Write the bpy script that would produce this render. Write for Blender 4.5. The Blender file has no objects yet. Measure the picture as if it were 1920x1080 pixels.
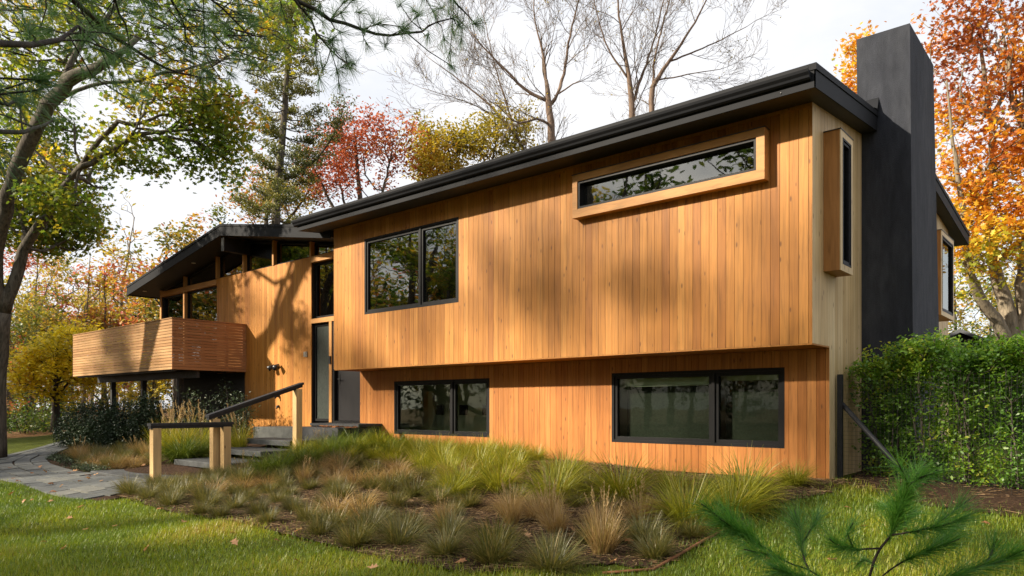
import bpy, math, random
import numpy as np
from mathutils import Vector, noise as mnoise

random.seed(7)
RNG = np.random.default_rng(11)
SC = bpy.context.scene
COL = SC.collection

# ------------------------------------------------------------------ camera
FPX, HY = 1348.0, 762.0                      # focal length and horizon of the photograph, px of 1920x1080
TH = math.atan2(1580, 1348)
CS, CC = math.sin(TH), math.cos(TH)
CAM = np.array([2.98, -9.289, 0.99])
RIGHT = np.array([CS, CC, 0.0]); FWD = np.array([-CC, CS, 0.0]); UP = np.array([0, 0, 1.0])

def P(px, py, d):
    """world point seen in direction px,py at depth d metres"""
    return CAM + d * (FWD + RIGHT * ((px - 960) / FPX) + UP * ((HY - py) / FPX))

def sstep(a, b, x):
    t = np.clip((np.asarray(x, float) - a) / (b - a), 0, 1)
    return t * t * (3 - 2 * t)

def gz(x, y):
    """height of the ground"""
    x = np.asarray(x, float); y = np.asarray(y, float)
    d = np.maximum(-y, 0.0)
    base = -0.52 * np.clip(d / 6.0, 0, 1) ** 0.9
    base = base + 0.17 * sstep(-2.0, -10.0, x) * sstep(-3.2, 0.3, y) * sstep(-20, -12, x)
    far = np.hypot(x + 8, y - 2)
    base = base + 0.035 * np.sin(x * 1.3 + y * .7) * np.sin(y * 1.1 - x * .4)
    base = np.where(far > 22, base * (1 - sstep(22, 45, far)) + (-0.45) * sstep(22, 45, far), base)
    return base

def G(px, py):
    """ground point under a pixel of the photograph"""
    t = 4.0
    r = FWD + RIGHT * ((px - 960) / FPX) + UP * ((HY - py) / FPX)
    for k in range(2000):
        p = CAM + r * t
        if p[2] <= gz(p[0], p[1]): return p
        t += 0.03
    return p

# ------------------------------------------------------------------ mesh builder
class MB:
    def __init__(s):
        s.v = []; s.n = 0; s.loops = []; s.sizes = []; s.t = []; s.mi = []; s.sm = []
    def raw(s, verts, faces, tint=0.5, mi=0, smooth=False):
        verts = np.asarray(verts, float).reshape(-1, 3)
        for f in faces:
            s.loops.append(np.asarray(f, np.int64) + s.n); s.sizes.append(np.array([len(f)]))
        k = len(faces)
        s.t.append(np.full(k, tint) if np.isscalar(tint) else np.asarray(tint)); s.mi.append(np.full(k, mi)); s.sm.append(np.full(k, smooth))
        s.v.append(verts); s.n += len(verts)
    def polys(s, verts, k, tint, mi=0, smooth=False):
        """verts (N*k,3): every k in a row are one polygon"""
        verts = np.asarray(verts, float).reshape(-1, 3); m = len(verts) // k
        s.loops.append(np.arange(m * k) + s.n); s.sizes.append(np.full(m, k))
        s.t.append(np.broadcast_to(np.asarray(tint, float), (m,)).copy()); s.mi.append(np.full(m, mi)); s.sm.append(np.full(m, smooth))
        s.v.append(verts); s.n += len(verts)
    def grid(s, verts, nu, nv, tint, mi=0, smooth=True):
        """many strips: verts (M,nu,nv,3) joined as quads along u,v (open); tint (M,)"""
        verts = np.asarray(verts, float); M = verts.shape[0]
        idx = np.arange(M * nu * nv).reshape(M, nu, nv) + s.n
        q = np.stack([idx[:, :-1, :-1], idx[:, 1:, :-1], idx[:, 1:, 1:], idx[:, :-1, 1:]], -1).reshape(-1, 4)
        nf = (nu - 1) * (nv - 1)
        s.loops.append(q.reshape(-1)); s.sizes.append(np.full(len(q), 4))
        s.t.append(np.repeat(np.broadcast_to(np.asarray(tint, float), (M,)), nf)); s.mi.append(np.full(len(q), mi)); s.sm.append(np.full(len(q), smooth))
        s.v.append(verts.reshape(-1, 3)); s.n += M * nu * nv
    def hexa(s, p, tint=0.5, mi=0):
        # p: 8 points, bottom ring 0-3 then top ring 4-7 (counter-clockwise from above)
        s.raw(p, [(3, 2, 1, 0), (4, 5, 6, 7), (0, 1, 5, 4), (1, 2, 6, 5), (2, 3, 7, 6), (3, 0, 4, 7)], tint, mi)
    def box(s, x0, x1, y0, y1, z0, z1, tint=0.5, mi=0):
        s.hexa([(x0, y0, z0), (x1, y0, z0), (x1, y1, z0), (x0, y1, z0), (x0, y0, z1), (x1, y0, z1), (x1, y1, z1), (x0, y1, z1)], tint, mi)
    def prism_xz(s, poly, y0, y1, tint=0.5, mi=0):
        """polygon in x,z (counter-clockwise seen from -y) between y0 (front) and y1"""
        n = len(poly)
        v = [(x, y0, z) for x, z in poly] + [(x, y1, z) for x, z in poly]
        f = [tuple(range(n)), tuple(range(2 * n - 1, n - 1, -1))] + [(i, i + n, (i + 1) % n + n, (i + 1) % n) for i in range(n)]
        s.raw(v, f, tint, mi)
    def prism_yz(s, poly, x0, x1, tint=0.5, mi=0):
        n = len(poly)
        v = [(x1, y, z) for y, z in poly] + [(x0, y, z) for y, z in poly]
        f = [tuple(range(n)), tuple(range(2 * n - 1, n - 1, -1))] + [(i, i + n, (i + 1) % n + n, (i + 1) % n) for i in range(n)]
        s.raw(v, f, tint, mi)
    def ring_xz(s, outer, inner, y0, y1, tint=0.5, mi=0):
        n = len(outer)
        v = [(x, y0, z) for x, z in outer] + [(x, y0, z) for x, z in inner] + [(x, y1, z) for x, z in outer] + [(x, y1, z) for x, z in inner]
        f = []
        for i in range(n):
            j = (i + 1) % n
            f += [(i, j, j + n, i + n), (i + 2 * n, i + 3 * n, j + 3 * n, j + 2 * n), (i, i + 2 * n, j + 2 * n, j), (i + n, j + n, j + 3 * n, i + 3 * n)]
        s.raw(v, f, tint, mi)
    def tube(s, pts, rad, sides=6, tint=0.5, mi=0, cap=True):
        pts = np.asarray(pts, float); n = len(pts)
        rad = np.broadcast_to(np.asarray(rad, float), (n,))
        tan = np.gradient(pts, axis=0); tan /= (np.linalg.norm(tan, axis=1, keepdims=True) + 1e-9)
        ref = np.array([0.31, 0.17, 0.93]) if abs(tan[0][2]) < .9 else np.array([1.0, 0.1, 0.0])
        a = np.cross(tan, ref); a /= (np.linalg.norm(a, axis=1, keepdims=True) + 1e-9)
        b = np.cross(tan, a)
        th = np.arange(sides) * 2 * math.pi / sides
        ring = pts[:, None, :] + rad[:, None, None] * (np.cos(th)[None, :, None] * a[:, None, :] + np.sin(th)[None, :, None] * b[:, None, :])
        f = []
        for i in range(n - 1):
            for k in range(sides):
                l = (k + 1) % sides
                f.append((i * sides + k, i * sides + l, (i + 1) * sides + l, (i + 1) * sides + k))
        if cap:
            f.append(tuple(range(sides - 1, -1, -1))); f.append(tuple((n - 1) * sides + k for k in range(sides)))
        s.raw(ring.reshape(-1, 3), f, tint, mi, True)
    def tubes2(s, A, B, ra, rb, sides=4, tint=0.5, mi=0):
        """many straight tapered tubes at once: A,B (N,3)"""
        A = np.asarray(A, float); B = np.asarray(B, float)
        t = B - A; t /= (np.linalg.norm(t, axis=1, keepdims=True) + 1e-9)
        ref = np.where(np.abs(t[:, 2:3]) > .9, np.array([[1.0, .1, 0]]), np.array([[.2, .1, 1.0]]))
        a = np.cross(t, ref); a /= (np.linalg.norm(a, axis=1, keepdims=True) + 1e-9); b = np.cross(t, a)
        th = np.arange(sides + 1) * 2 * math.pi / sides
        c = np.cos(th)[None, :, None]; d = np.sin(th)[None, :, None]
        off = c * a[:, None, :] + d * b[:, None, :]
        ra = np.broadcast_to(np.asarray(ra, float), (len(A),))[:, None, None]; rb = np.broadcast_to(np.asarray(rb, float), (len(A),))[:, None, None]
        g = np.stack([A[:, None, :] + off * ra, B[:, None, :] + off * rb], 1)
        s.grid(g, 2, sides + 1, tint, mi)
    def mesh(s, name, mats):
        me = bpy.data.meshes.new(name)
        v = np.concatenate(s.v); lo = np.concatenate(s.loops); sz = np.concatenate(s.sizes)
        me.vertices.add(len(v)); me.vertices.foreach_set('co', v.reshape(-1).astype(np.float32))
        me.loops.add(len(lo)); me.loops.foreach_set('vertex_index', lo.astype(np.int32))
        me.polygons.add(len(sz)); st = np.concatenate([[0], np.cumsum(sz)[:-1]])
        me.polygons.foreach_set('loop_start', st.astype(np.int32)); me.polygons.foreach_set('loop_total', sz.astype(np.int32))
        me.polygons.foreach_set('material_index', np.concatenate(s.mi).astype(np.int32))
        me.polygons.foreach_set('use_smooth', np.concatenate(s.sm).astype(bool))
        at = me.attributes.new('tint', 'FLOAT', 'FACE'); at.data.foreach_set('value', np.concatenate(s.t).astype(np.float32))
        for m in (mats if isinstance(mats, (list, tuple)) else [mats]): me.materials.append(m)
        me.update(calc_edges=True)
        return me

def link(name, me, parent=None, loc=None):
    o = bpy.data.objects.new(name, me); COL.objects.link(o)
    if parent is not None:
        o.parent = parent
        o.location = -Vector(parent.get('_base', (0, 0, 0))) if loc is None else loc
    elif loc is not None: o.location = loc
    return o

def tag(o, label=None, cat=None, group=None, kind=None):
    if label: o['label'] = label
    if cat: o['category'] = cat
    if group: o['group'] = group
    if kind: o['kind'] = kind
    return o

BASES = {}
def thing(name, base, label, cat, group=None, rz=0.0):
    """Empty at the base of a thing; its parts are built in world coordinates and shifted by -base"""
    o = bpy.data.objects.new(name, None); COL.objects.link(o)
    o.location = base; o.rotation_euler = (0, 0, rz); o.empty_display_size = .2
    BASES[o.name] = Vector(base)
    return tag(o, label, cat, group)

def part(name, mb, mats, parent, top=None):
    """a part built in world coordinates; top = the thing when parent is itself a part"""
    o = bpy.data.objects.new(name, mb.mesh(name, mats)); COL.objects.link(o); o.parent = parent
    if top is None: o.location = -BASES[parent.name]
    return o

def copy_thing(o, loc, rz=None, sc=None, label=None, group=None):
    c = o.copy(); COL.objects.link(c); c.location = loc
    if rz is not None: c.rotation_euler = (0, 0, rz)
    if sc is not None: c.scale = (sc, sc, sc) if np.isscalar(sc) else sc
    if label: c['label'] = label
    if group: c['group'] = group
    for ch in list(o.children):
        d = ch.copy(); COL.objects.link(d); d.parent = c
        for g in list(ch.children):
            e = g.copy(); COL.objects.link(e); e.parent = d
    return c

# ------------------------------------------------------------------ materials
class NT:
    def __init__(s, name):
        s.m = bpy.data.materials.new(name); s.m.use_nodes = True
        s.t = s.m.node_tree; s.t.nodes.clear(); s.out = s.t.nodes.new('ShaderNodeOutputMaterial')
    def n(s, typ, **kw):
        nd = s.t.nodes.new('ShaderNode' + typ)
        for k, v in kw.items():
            if k.startswith('i_'):
                key = k[2:]; key = int(key) if key.isdigit() else key.replace('_', ' ')
                if isinstance(v, bpy.types.NodeSocket): s.t.links.new(v, nd.inputs[key])
                else: nd.inputs[key].default_value = v
            else: setattr(nd, k, v)
        return nd
    def l(s, a, b): s.t.links.new(a, b)
    def attr(s, name='tint'): return s.n('Attribute', attribute_name=name).outputs['Fac']
    def ramp(s, fac, stops, interp='LINEAR'):
        r = s.n('ValToRGB'); cr = r.color_ramp; cr.interpolation = interp
        while len(cr.elements) > 1: cr.elements.remove(cr.elements[-1])
        for i, (p, c) in enumerate(stops):
            e = cr.elements[0] if i == 0 else cr.elements.new(p)
            e.position = p; e.color = tuple(c) + (1,) if len(c) == 3 else c
        s.l(fac, r.inputs[0]); return r.outputs[0]
    def math(s, op, a, b=None, clamp=False):
        nd = s.n('Math', operation=op, use_clamp=clamp)
        for i, v in enumerate((a, b)):
            if v is None: continue
            if isinstance(v, bpy.types.NodeSocket): s.l(v, nd.inputs[i])
            else: nd.inputs[i].default_value = v
        return nd.outputs[0]
    def mix(s, fac, a, b, mode='MIX'):
        nd = s.n('MixRGB', blend_type=mode)
        for i, v in enumerate((fac, a, b)):
            if isinstance(v, bpy.types.NodeSocket): s.l(v, nd.inputs[i])
            else: nd.inputs[i].default_value = v if i == 0 else (tuple(v) + (1,) if len(v) == 3 else v)
        return nd.outputs[0]
    def coords(s, scale=(1, 1, 1), off=None):
        tc = s.n('TexCoord').outputs['Object']
        if off is not None:
            c = s.n('CombineXYZ'); s.l(off, c.inputs[0]); s.l(off, c.inputs[1]); s.l(off, c.inputs[2])
            tc = s.n('VectorMath', operation='ADD', i_0=tc, i_1=c.outputs[0]).outputs[0]
        return s.n('Mapping', i_Vector=tc, i_Scale=scale).outputs[0]
    def noise(s, vec, scale, detail=4, rough=.55, dist=0):
        return s.n('TexNoise', i_Vector=vec, i_Scale=scale, i_Detail=detail, i_Roughness=rough, i_Distortion=dist).outputs[0]
    def bump(s, h, strength=.3, dist=.01):
        return s.n('Bump', i_Height=h, i_Strength=strength, i_Distance=dist).outputs[0]
    def bsdf(s, color, rough=.6, normal=None, spec=.5, metallic=0.0):
        b = s.n('BsdfPrincipled')
        for k, v in (('Base Color', color), ('Roughness', rough), ('Specular IOR Level', spec), ('Metallic', metallic)):
            if isinstance(v, bpy.types.NodeSocket): s.l(v, b.inputs[k])
            else: b.inputs[k].default_value = (tuple(v) + (1,)) if k == 'Base Color' else v
        if normal is not None: s.l(normal, b.inputs['Normal'])
        s.l(b.outputs[0], s.out.inputs[0]); return b

def wood(name, stops, grain, rough=.55, knots=True, gamt=.35, stain=None):
    m = NT(name); t = m.attr()
    off = m.math('MULTIPLY', t, 37.0)
    base = m.ramp(t, stops)
    v = m.coords(grain, off)
    g = m.noise(v, 1.0, 5, .6, .6)
    gr = m.ramp(g, [(.25, (1 - gamt,) * 3), (.5, (.95,) * 3), (.75, (1 + gamt * .35,) * 3)])
    col = m.mix(1.0, base, gr, 'MULTIPLY')
    lo = m.noise(m.coords((1, 1, 1)), .55, 3, .6)
    col = m.mix(1.0, col, m.ramp(lo, [(.3, (.80, .77, .74)), (.65, (1.12, 1.12, 1.12))]), 'MULTIPLY')
    h = g
    if knots:
        kv = m.coords((max(grain[0] * .28, 1.2), max(grain[1] * .28, 1.2), max(grain[2] * 2.2, 1.2)), off)
        kn = m.n('TexVoronoi', i_Vector=kv, i_Scale=1.0, i_Randomness=1.0).outputs['Distance']
        km = m.ramp(kn, [(0.0, (1,) * 3), (.07, (.9,) * 3), (.13, (0,) * 3)])
        col = m.mix(m.math('MULTIPLY', km, .75), col, (.085, .03, .01))
    if stain: 
        z = m.n('SeparateXYZ', i_0=m.n('TexCoord').outputs['Object']).outputs[2]
        sv = m.noise(m.coords((9, 9, .8)), 1.0, 4, .6)
        f = m.math('MULTIPLY', m.ramp(z, [(0, (0,) * 3), (1, (0,) * 3)]), sv)
    nb = m.bump(h, .25, .004)
    m.bsdf(col, rough, nb, .3)
    return m.m

def paint(name, col, rough=.45, var=.15, bump=0.0, spec=.5, scale=6.0, metallic=0.0):
    m = NT(name)
    n = m.noise(m.coords(), scale, 5, .6)
    c = m.mix(1.0, col, m.ramp(n, [(.3, (1 - var,) * 3), (.7, (1 + var,) * 3)]), 'MULTIPLY')
    m.bsdf(c, rough, m.bump(m.noise(m.coords(), scale * 12, 3), bump, .01) if bump else None, spec, metallic)
    return m.m

def leafmat(name, stops, trans=.45, gain=1.25):
    m = NT(name); c = m.ramp(m.attr(), [(p, tuple(min(.8, v * gain) for v in col)) for p, col in stops])
    d = m.n('BsdfDiffuse', i_Color=c); tr = m.n('BsdfTranslucent', i_Color=m.mix(1.0, c, (1.15, 1.1, .8), 'MULTIPLY'))
    mx = m.n('MixShader', i_0=trans); m.l(d.outputs[0], mx.inputs[1]); m.l(tr.outputs[0], mx.inputs[2])
    gl = m.n('BsdfGlossy', i_Roughness=.45, i_Color=(1, 1, 1, 1))
    m2 = m.n('MixShader', i_0=.035); m.l(mx.outputs[0], m2.inputs[1]); m.l(gl.outputs[0], m2.inputs[2])
    m.l(m2.outputs[0], m.out.inputs[0]); return m.m

def barkmat(name, a, b, sc=(9, 9, 1.6)):
    m = NT(name); n = m.noise(m.coords(sc), 1.6, 6, .65, .8)
    n2 = m.noise(m.coords(), 1.1, 3)
    c = m.ramp(n, [(.3, a), (.62, b)])
    c = m.mix(m.math('MULTIPLY', m.ramp(n2, [(.5, (0,) * 3), (.75, (1,) * 3)]), .35), c, (.13, .14, .10))
    m.bsdf(c, .9, m.bump(n, .9, .03), .1); return m.m

M = {}
M['cedar'] = wood('cedar_siding', [(0, (.345, .130, .024)), (.3, (.42, .172, .031)), (.65, (.475, .202, .040)), (1, (.55, .252, .058))], (30, 30, 1.3), gamt=.45)
M['cedar_low'] = wood('lower_cedar_siding', [(0, (.36, .125, .025)), (.3, (.415, .155, .033)), (.65, (.465, .182, .043)), (1, (.52, .22, .058))], (30, 30, 1.3), gamt=.45)
M['cedar_skylit'] = wood('skylit_cedar_siding', [(0, (.54, .375, .18)), (.5, (.63, .46, .24)), (1, (.71, .55, .32))], (30, 30, 1.3), gamt=.3)  # same cedar on the right-hand side, sky light painted in as a paler colour
M['cedar_trim'] = wood('cedar_trim', [(0, (.42, .19, .055)), (1, (.54, .28, .09))], (3, 22, 22), knots=False)
M['cedar_trim_v'] = wood('cedar_upright_trim', [(0, (.42, .19, .055)), (1, (.54, .28, .09))], (22, 22, 1.6), knots=False)
M['slat_x'] = wood('deck_slat', [(0, (.33, .17, .065)), (.5, (.40, .22, .09)), (1, (.46, .27, .12))], (1.4, 30, 30), knots=True)
M['slat_y'] = wood('red_deck_slat', [(0, (.33, .14, .055)), (.5, (.38, .17, .07)), (1, (.43, .2, .085))], (30, 1.4, 30), knots=True)
M['post'] = wood('pale_post_wood', [(0, (.55, .37, .17)), (1, (.60, .42, .2))], (26, 26, 1.6), knots=True)
M['black'] = paint('black_metal', (.014, .0145, .017), .38, .15)
M['frame'] = paint('black_window_frame', (.008, .008, .009), .5, .1, 0, .18)
M['fascia'] = paint('dark_fascia_metal', (.0125, .0135, .0165), .62, .12, 0, .12, 3)
M['soffit'] = paint('dark_soffit', (.022, .021, .022), .6, .15)
M['roofing'] = paint('grey_roof_membrane', (.10, .095, .085), .95, .3, .6, .1, 9)
M['door'] = paint('door_charcoal', (.017, .016, .018), .5, .08, 0, .25)
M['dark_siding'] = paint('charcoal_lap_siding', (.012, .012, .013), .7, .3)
M['inner'] = paint('interior_plaster', (.55, .57, .50), .9, .08)
M['screen'] = paint('grey_solar_screen', (.034, .037, .034), .95, .25, 0, .05, 40)
M['blind'] = paint('roller_blind_cloth', (.62, .66, .56), .9, .05)
M['art'] = paint('dark_art_print', (.02, .02, .022), .6, .6, 0, .3, 14)
M['concrete'] = paint('concrete', (.085, .088, .084), .9, .25, .5, .2, 7)
M['slate'] = paint('dark_stone', (.03, .032, .036), .65, .35, .4, .4, 6)
M['silver'] = paint('brushed_steel', (.42, .4, .36), .35, .1, 0, .5, 9, .7)
M['white'] = paint('white_enamel', (.78, .78, .76), .4, .04)
M['terracotta'] = paint('dry_leaf_heap', (.32, .10, .04), .9, .5, .8, .1, 18)
M['wire'] = paint('dark_wire', (.02, .02, .02), .5, .1)
M['rust'] = paint('rusted_steel_edge', (.17, .075, .035), .9, .4, .4, .2, 12)
M['blackwood'] = paint('black_stained_rail', (.018, .019, .022), .55, .35, .3, .4, 20)

def stucco():
    m = NT('dark_stucco')
    a = m.noise(m.coords((1, 1, .25)), 9.0, 6, .65); b = m.noise(m.coords((1, 1, .35)), 1.3, 4, .6)
    c = m.ramp(a, [(.3, (.026, .029, .037)), (.7, (.050, .054, .066))])
    c = m.mix(1.0, c, m.ramp(b, [(.3, (.6, .62, .68)), (.7, (1.35, 1.32, 1.26))]), 'MULTIPLY')
    h = m.math('ADD', m.noise(m.coords(), 60, 5, .7), m.math('MULTIPLY', a, .8))
    m.bsdf(c, .85, m.bump(h, .7, .012), .25); return m.m
M['stucco'] = stucco()

def glassmat(name, tint=(.52, .56, .5), ior=2.1, rough=.015):
    m = NT(name)
    f = m.n('Fresnel', i_IOR=ior).outputs[0]
    wv = m.bump(m.noise(m.coords(), 1.4, 2), .035, .05)
    g = m.n('BsdfGlossy', i_Roughness=rough, i_Color=(.9, .93, .9, 1)); m.l(wv, g.inputs['Normal'])
    t = m.n('BsdfTransparent', i_Color=tint + (1,))
    mx = m.n('MixShader', i_0=f); m.l(t.outputs[0], mx.inputs[1]); m.l(g.outputs[0], mx.inputs[2])
    m.l(mx.outputs[0], m.out.inputs[0]); return m.m
M['glass'] = glassmat('window_glass', (.5, .54, .48), 2.6)
M['glass_low'] = glassmat('lower_window_glass', (.80, .85, .78), 1.26)

def frosted():
    m = NT('obscured_glass')
    n = m.noise(m.coords((60, 60, 20)), 1.0, 3)
    c = m.ramp(n, [(.35, (.03, .038, .034)), (.65, (.06, .07, .062))])
    m.bsdf(c, .28, m.bump(n, .3, .01), .5); return m.m
M['frosted'] = frosted()

def stone():
    m = NT('bluestone'); t = m.attr()
    b = m.ramp(t, [(0, (.07, .075, .075)), (.5, (.10, .106, .104)), (1, (.14, .14, .125))])
    n = m.noise(m.coords((1, 1, 1), m.math('MULTIPLY', t, 13)), 5, 6, .65)
    c = m.mix(1.0, b, m.ramp(n, [(.3, (.7, .7, .7)), (.7, (1.2, 1.2, 1.18))]), 'MULTIPLY')
    m.bsdf(c, .75, m.bump(n, .4, .02), .3); return m.m
M['stone'] = stone()
M['step_stone'] = paint('dark_step_stone', (.060, .063, .064), .8, .35, .5, .25, 6)

def soil(name, stops, scale=14, bump=1.0):
    m = NT(name)
    a = m.noise(m.coords(), scale, 8, .75); b = m.noise(m.coords(), .9, 4, .6)
    c = m.ramp(a, stops)
    c = m.mix(1.0, c, m.ramp(b, [(.3, (.75,) * 3), (.7, (1.2,) * 3)]), 'MULTIPLY')
    m.bsdf(c, .95, m.bump(a, bump, .05), .1); return m.m
M['litter'] = soil('forest_floor', [(.3, (.05, .032, .016)), (.5, (.14, .075, .03)), (.7, (.22, .12, .05))])
M['mulch'] = soil('bark_mulch', [(.32, (.018, .011, .008)), (.5, (.055, .032, .02)), (.68, (.12, .072, .042))], 26)
M['turf'] = soil('turf_soil', [(.3, (.045, .05, .008)), (.55, (.085, .105, .012)), (.75, (.15, .13, .03))], 12)

GREEN = [(0, (.025, .055, .010)), (.4, (.055, .10, .014)), (.75, (.12, .15, .02)), (1, (.22, .19, .03))]
M['leaf_oak'] = leafmat('oak_leaf', [(0, (.065, .13, .018)), (.35, (.15, .215, .024)), (.6, (.29, .29, .03)), (.82, (.50, .38, .03)), (1, (.50, .22, .03))], .62, 1.12)
M['leaf_yellow'] = leafmat('yellow_leaf', [(0, (.16, .19, .02)), (.4, (.46, .38, .02)), (.8, (.64, .50, .025)), (1, (.58, .34, .03))])
M['leaf_red'] = leafmat('red_leaf', [(0, (.26, .07, .045)), (.5, (.41, .105, .05)), (.8, (.46, .18, .07)), (1, (.38, .22, .07))])
M['leaf_gold'] = leafmat('gold_leaf', [(0, (.13, .13, .02)), (.4, (.30, .25, .03)), (.8, (.44, .34, .035)), (1, (.40, .22, .04))])
M['leaf_orange'] = leafmat('orange_leaf', [(0, (.22, .06, .025)), (.25, (.40, .12, .025)), (.5, (.56, .22, .02)), (.75, (.64, .38, .03)), (.9, (.56, .44, .03)), (1, (.26, .28, .03))])
M['leaf_mix'] = leafmat('autumn_mixed_leaf', [(0, (.07, .11, .02)), (.35, (.22, .20, .03)), (.6, (.42, .28, .04)), (.8, (.42, .15, .06)), (1, (.36, .09, .07))])
M['leaf_green'] = leafmat('green_leaf', GREEN)
M['leaf_hedge'] = leafmat('privet_leaf', [(0, (.03, .075, .010)), (.45, (.075, .16, .015)), (.8, (.16, .25, .02)), (1, (.30, .30, .035))], .5, 1.75)
M['leaf_dark'] = leafmat('holly_leaf', [(0, (.012, .024, .010)), (.6, (.026, .046, .020)), (1, (.06, .085, .035))], .12)
M['needle'] = leafmat('pine_needle', [(0, (.03, .07, .028)), (.5, (.055, .125, .036)), (.85, (.12, .19, .04)), (1, (.22, .22, .05))], .4)
M['needle_spruce'] = leafmat('spruce_needle', [(0, (.05, .07, .018)), (.5, (.13, .14, .03)), (1, (.27, .22, .04))], .3)
M['needle_fresh'] = leafmat('sapling_needle', [(0, (.025, .085, .014)), (.5, (.06, .18, .022)), (1, (.16, .30, .04))], .45, 1.4)
M['grass_lawn'] = leafmat('lawn_blade', [(0, (.055, .105, .006)), (.35, (.115, .18, .008)), (.65, (.21, .25, .010)), (.88, (.29, .27, .02)), (1, (.30, .20, .06))], .4)
M['grass_green'] = leafmat('green_tuft_blade', [(0, (.075, .10, .008)), (.5, (.19, .20, .014)), (.85, (.32, .28, .03)), (1, (.48, .34, .09))], .45, 1.5)
M['grass_lush'] = leafmat('lush_tuft_blade', [(0, (.05, .09, .010)), (.5, (.115, .165, .018)), (.9, (.23, .24, .035)), (1, (.38, .29, .08))], .4)
M['grass_tan'] = leafmat('dry_tuft_blade', [(0, (.12, .075, .03)), (.4, (.25, .165, .07)), (.75, (.38, .265, .11)), (1, (.19, .18, .035))], .4, 1.2)
M['grass_fescue'] = leafmat('fescue_blade', [(0, (.055, .062, .016)), (.5, (.12, .118, .028)), (.75, (.22, .175, .05)), (1, (.36, .25, .09))], .4, 1.2)
M['plume'] = leafmat('grass_plume', [(0, (.30, .20, .09)), (1, (.50, .38, .2))], .4)
M['straw'] = leafmat('straw_litter', [(0, (.10, .06, .03)), (.4, (.15, .09, .045)), (.8, (.30, .19, .09)), (1, (.4, .29, .15))], .2)
M['dryleaf'] = leafmat('fallen_leaf', [(0, (.15, .06, .025)), (.5, (.28, .12, .05)), (1, (.42, .24, .12))], .25)
M['bark'] = barkmat('oak_bark', (.035, .031, .026), (.15, .13, .105))
M['bark_dark'] = barkmat('pine_bark', (.012, .010, .009), (.055, .045, .04))
M['bark_red'] = barkmat('birch_bark', (.08, .055, .04), (.23, .165, .125))
M['bark_pale'] = barkmat('maple_bark', (.11, .09, .065), (.30, .25, .18))
M['bark_twig'] = barkmat('twig_bark', (.06, .045, .035), (.17, .13, .10))
# ================================================================== THE HOUSE
SL = 0.105                        # main roof pitch
W = 0.121                         # board pitch
house = thing('modern_house', (-5.0, 4.0, 0.0), 'low modern house clad in upright orange cedar boards under a flat dark roof', 'house')

def cuts(a0, a1, holes):
    """split the wall strip into board columns; returns (u0,u1,[holes covering])"""
    xs = list(np.arange(a0, a1, W)) + [a1]
    hx = sorted({h[0] for h in holes} | {h[1] for h in holes})
    out = []
    for i in range(len(xs) - 1):
        seg = [xs[i]] + [h for h in hx if xs[i] + .004 < h < xs[i + 1] - .004] + [xs[i + 1]]
        for j in range(len(seg) - 1):
            out.append((seg[j], seg[j + 1], i, j == 0, j == len(seg) - 2))
    return out

def boards_x(mb, x0, x1, zlo, zhi, y, holes=(), dep=.022):
    """upright boards on a wall facing -y, zlo/zhi numbers or functions of x"""
    gap = .0025
    fz = lambda f, x: f(x) if callable(f) else f
    tints = RNG.beta(1.5, 1.6, 4000)
    for (u0, u1, i, first, last) in cuts(x0, x1, holes):
        a = u0 + (gap if first else 0); b = u1 - (gap if last else 0)
        if b - a < .004: continue
        mid = (u0 + u1) / 2
        spans = [(None, None)]
        hs = sorted([h for h in holes if h[0] < mid < h[1]], key=lambda h: h[2])
        lo = 'lo'; segs = []
        for h in hs: segs.append((lo, h[2])); lo = h[3]
        segs.append((lo, 'hi'))
        for s0, s1 in segs:
            za = fz(zlo, a) if s0 == 'lo' else s0; zb = fz(zlo, b) if s0 == 'lo' else s0
            ta = fz(zhi, a) if s1 == 'hi' else s1; tb = fz(zhi, b) if s1 == 'hi' else s1
            yj = y + random.uniform(0, .0015)
            mb.hexa([(a, yj, za), (b, yj, zb), (b, y + dep, zb), (a, y + dep, za), (a, yj, ta), (b, yj, tb), (b, y + dep, tb), (a, y + dep, ta)], tints[i])

def boards_y(mb, y0, y1, zlo, zhi, x, holes=(), dep=.022):
    gap = .0025
    fz = lambda f, v: f(v) if callable(f) else f
    tints = RNG.beta(1.5, 1.6, 4000)
    for (u0, u1, i, first, last) in cuts(y0, y1, holes):
        a = u0 + (gap if first else 0); b = u1 - (gap if last else 0)
        if b - a < .004: continue
        mid = (u0 + u1) / 2
        hs = sorted([h for h in holes if h[0] < mid < h[1]], key=lambda h: h[2])
        lo = 'lo'; segs = []
        for h in hs: segs.append((lo, h[2])); lo = h[3]
        segs.append((lo, 'hi'))
        for s0, s1 in segs:
            za = fz(zlo, a) if s0 == 'lo' else s0; zb = fz(zlo, b) if s0 == 'lo' else s0
            ta = fz(zhi, a) if s1 == 'hi' else s1; tb = fz(zhi, b) if s1 == 'hi' else s1
            xj = x - random.uniform(0, .0015)
            mb.hexa([(x - dep, a, za), (xj, a, za), (xj, b, zb), (x - dep, b, zb), (x - dep, a, ta), (xj, a, ta), (xj, b, tb), (x - dep, b, tb)], tints[i])

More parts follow.
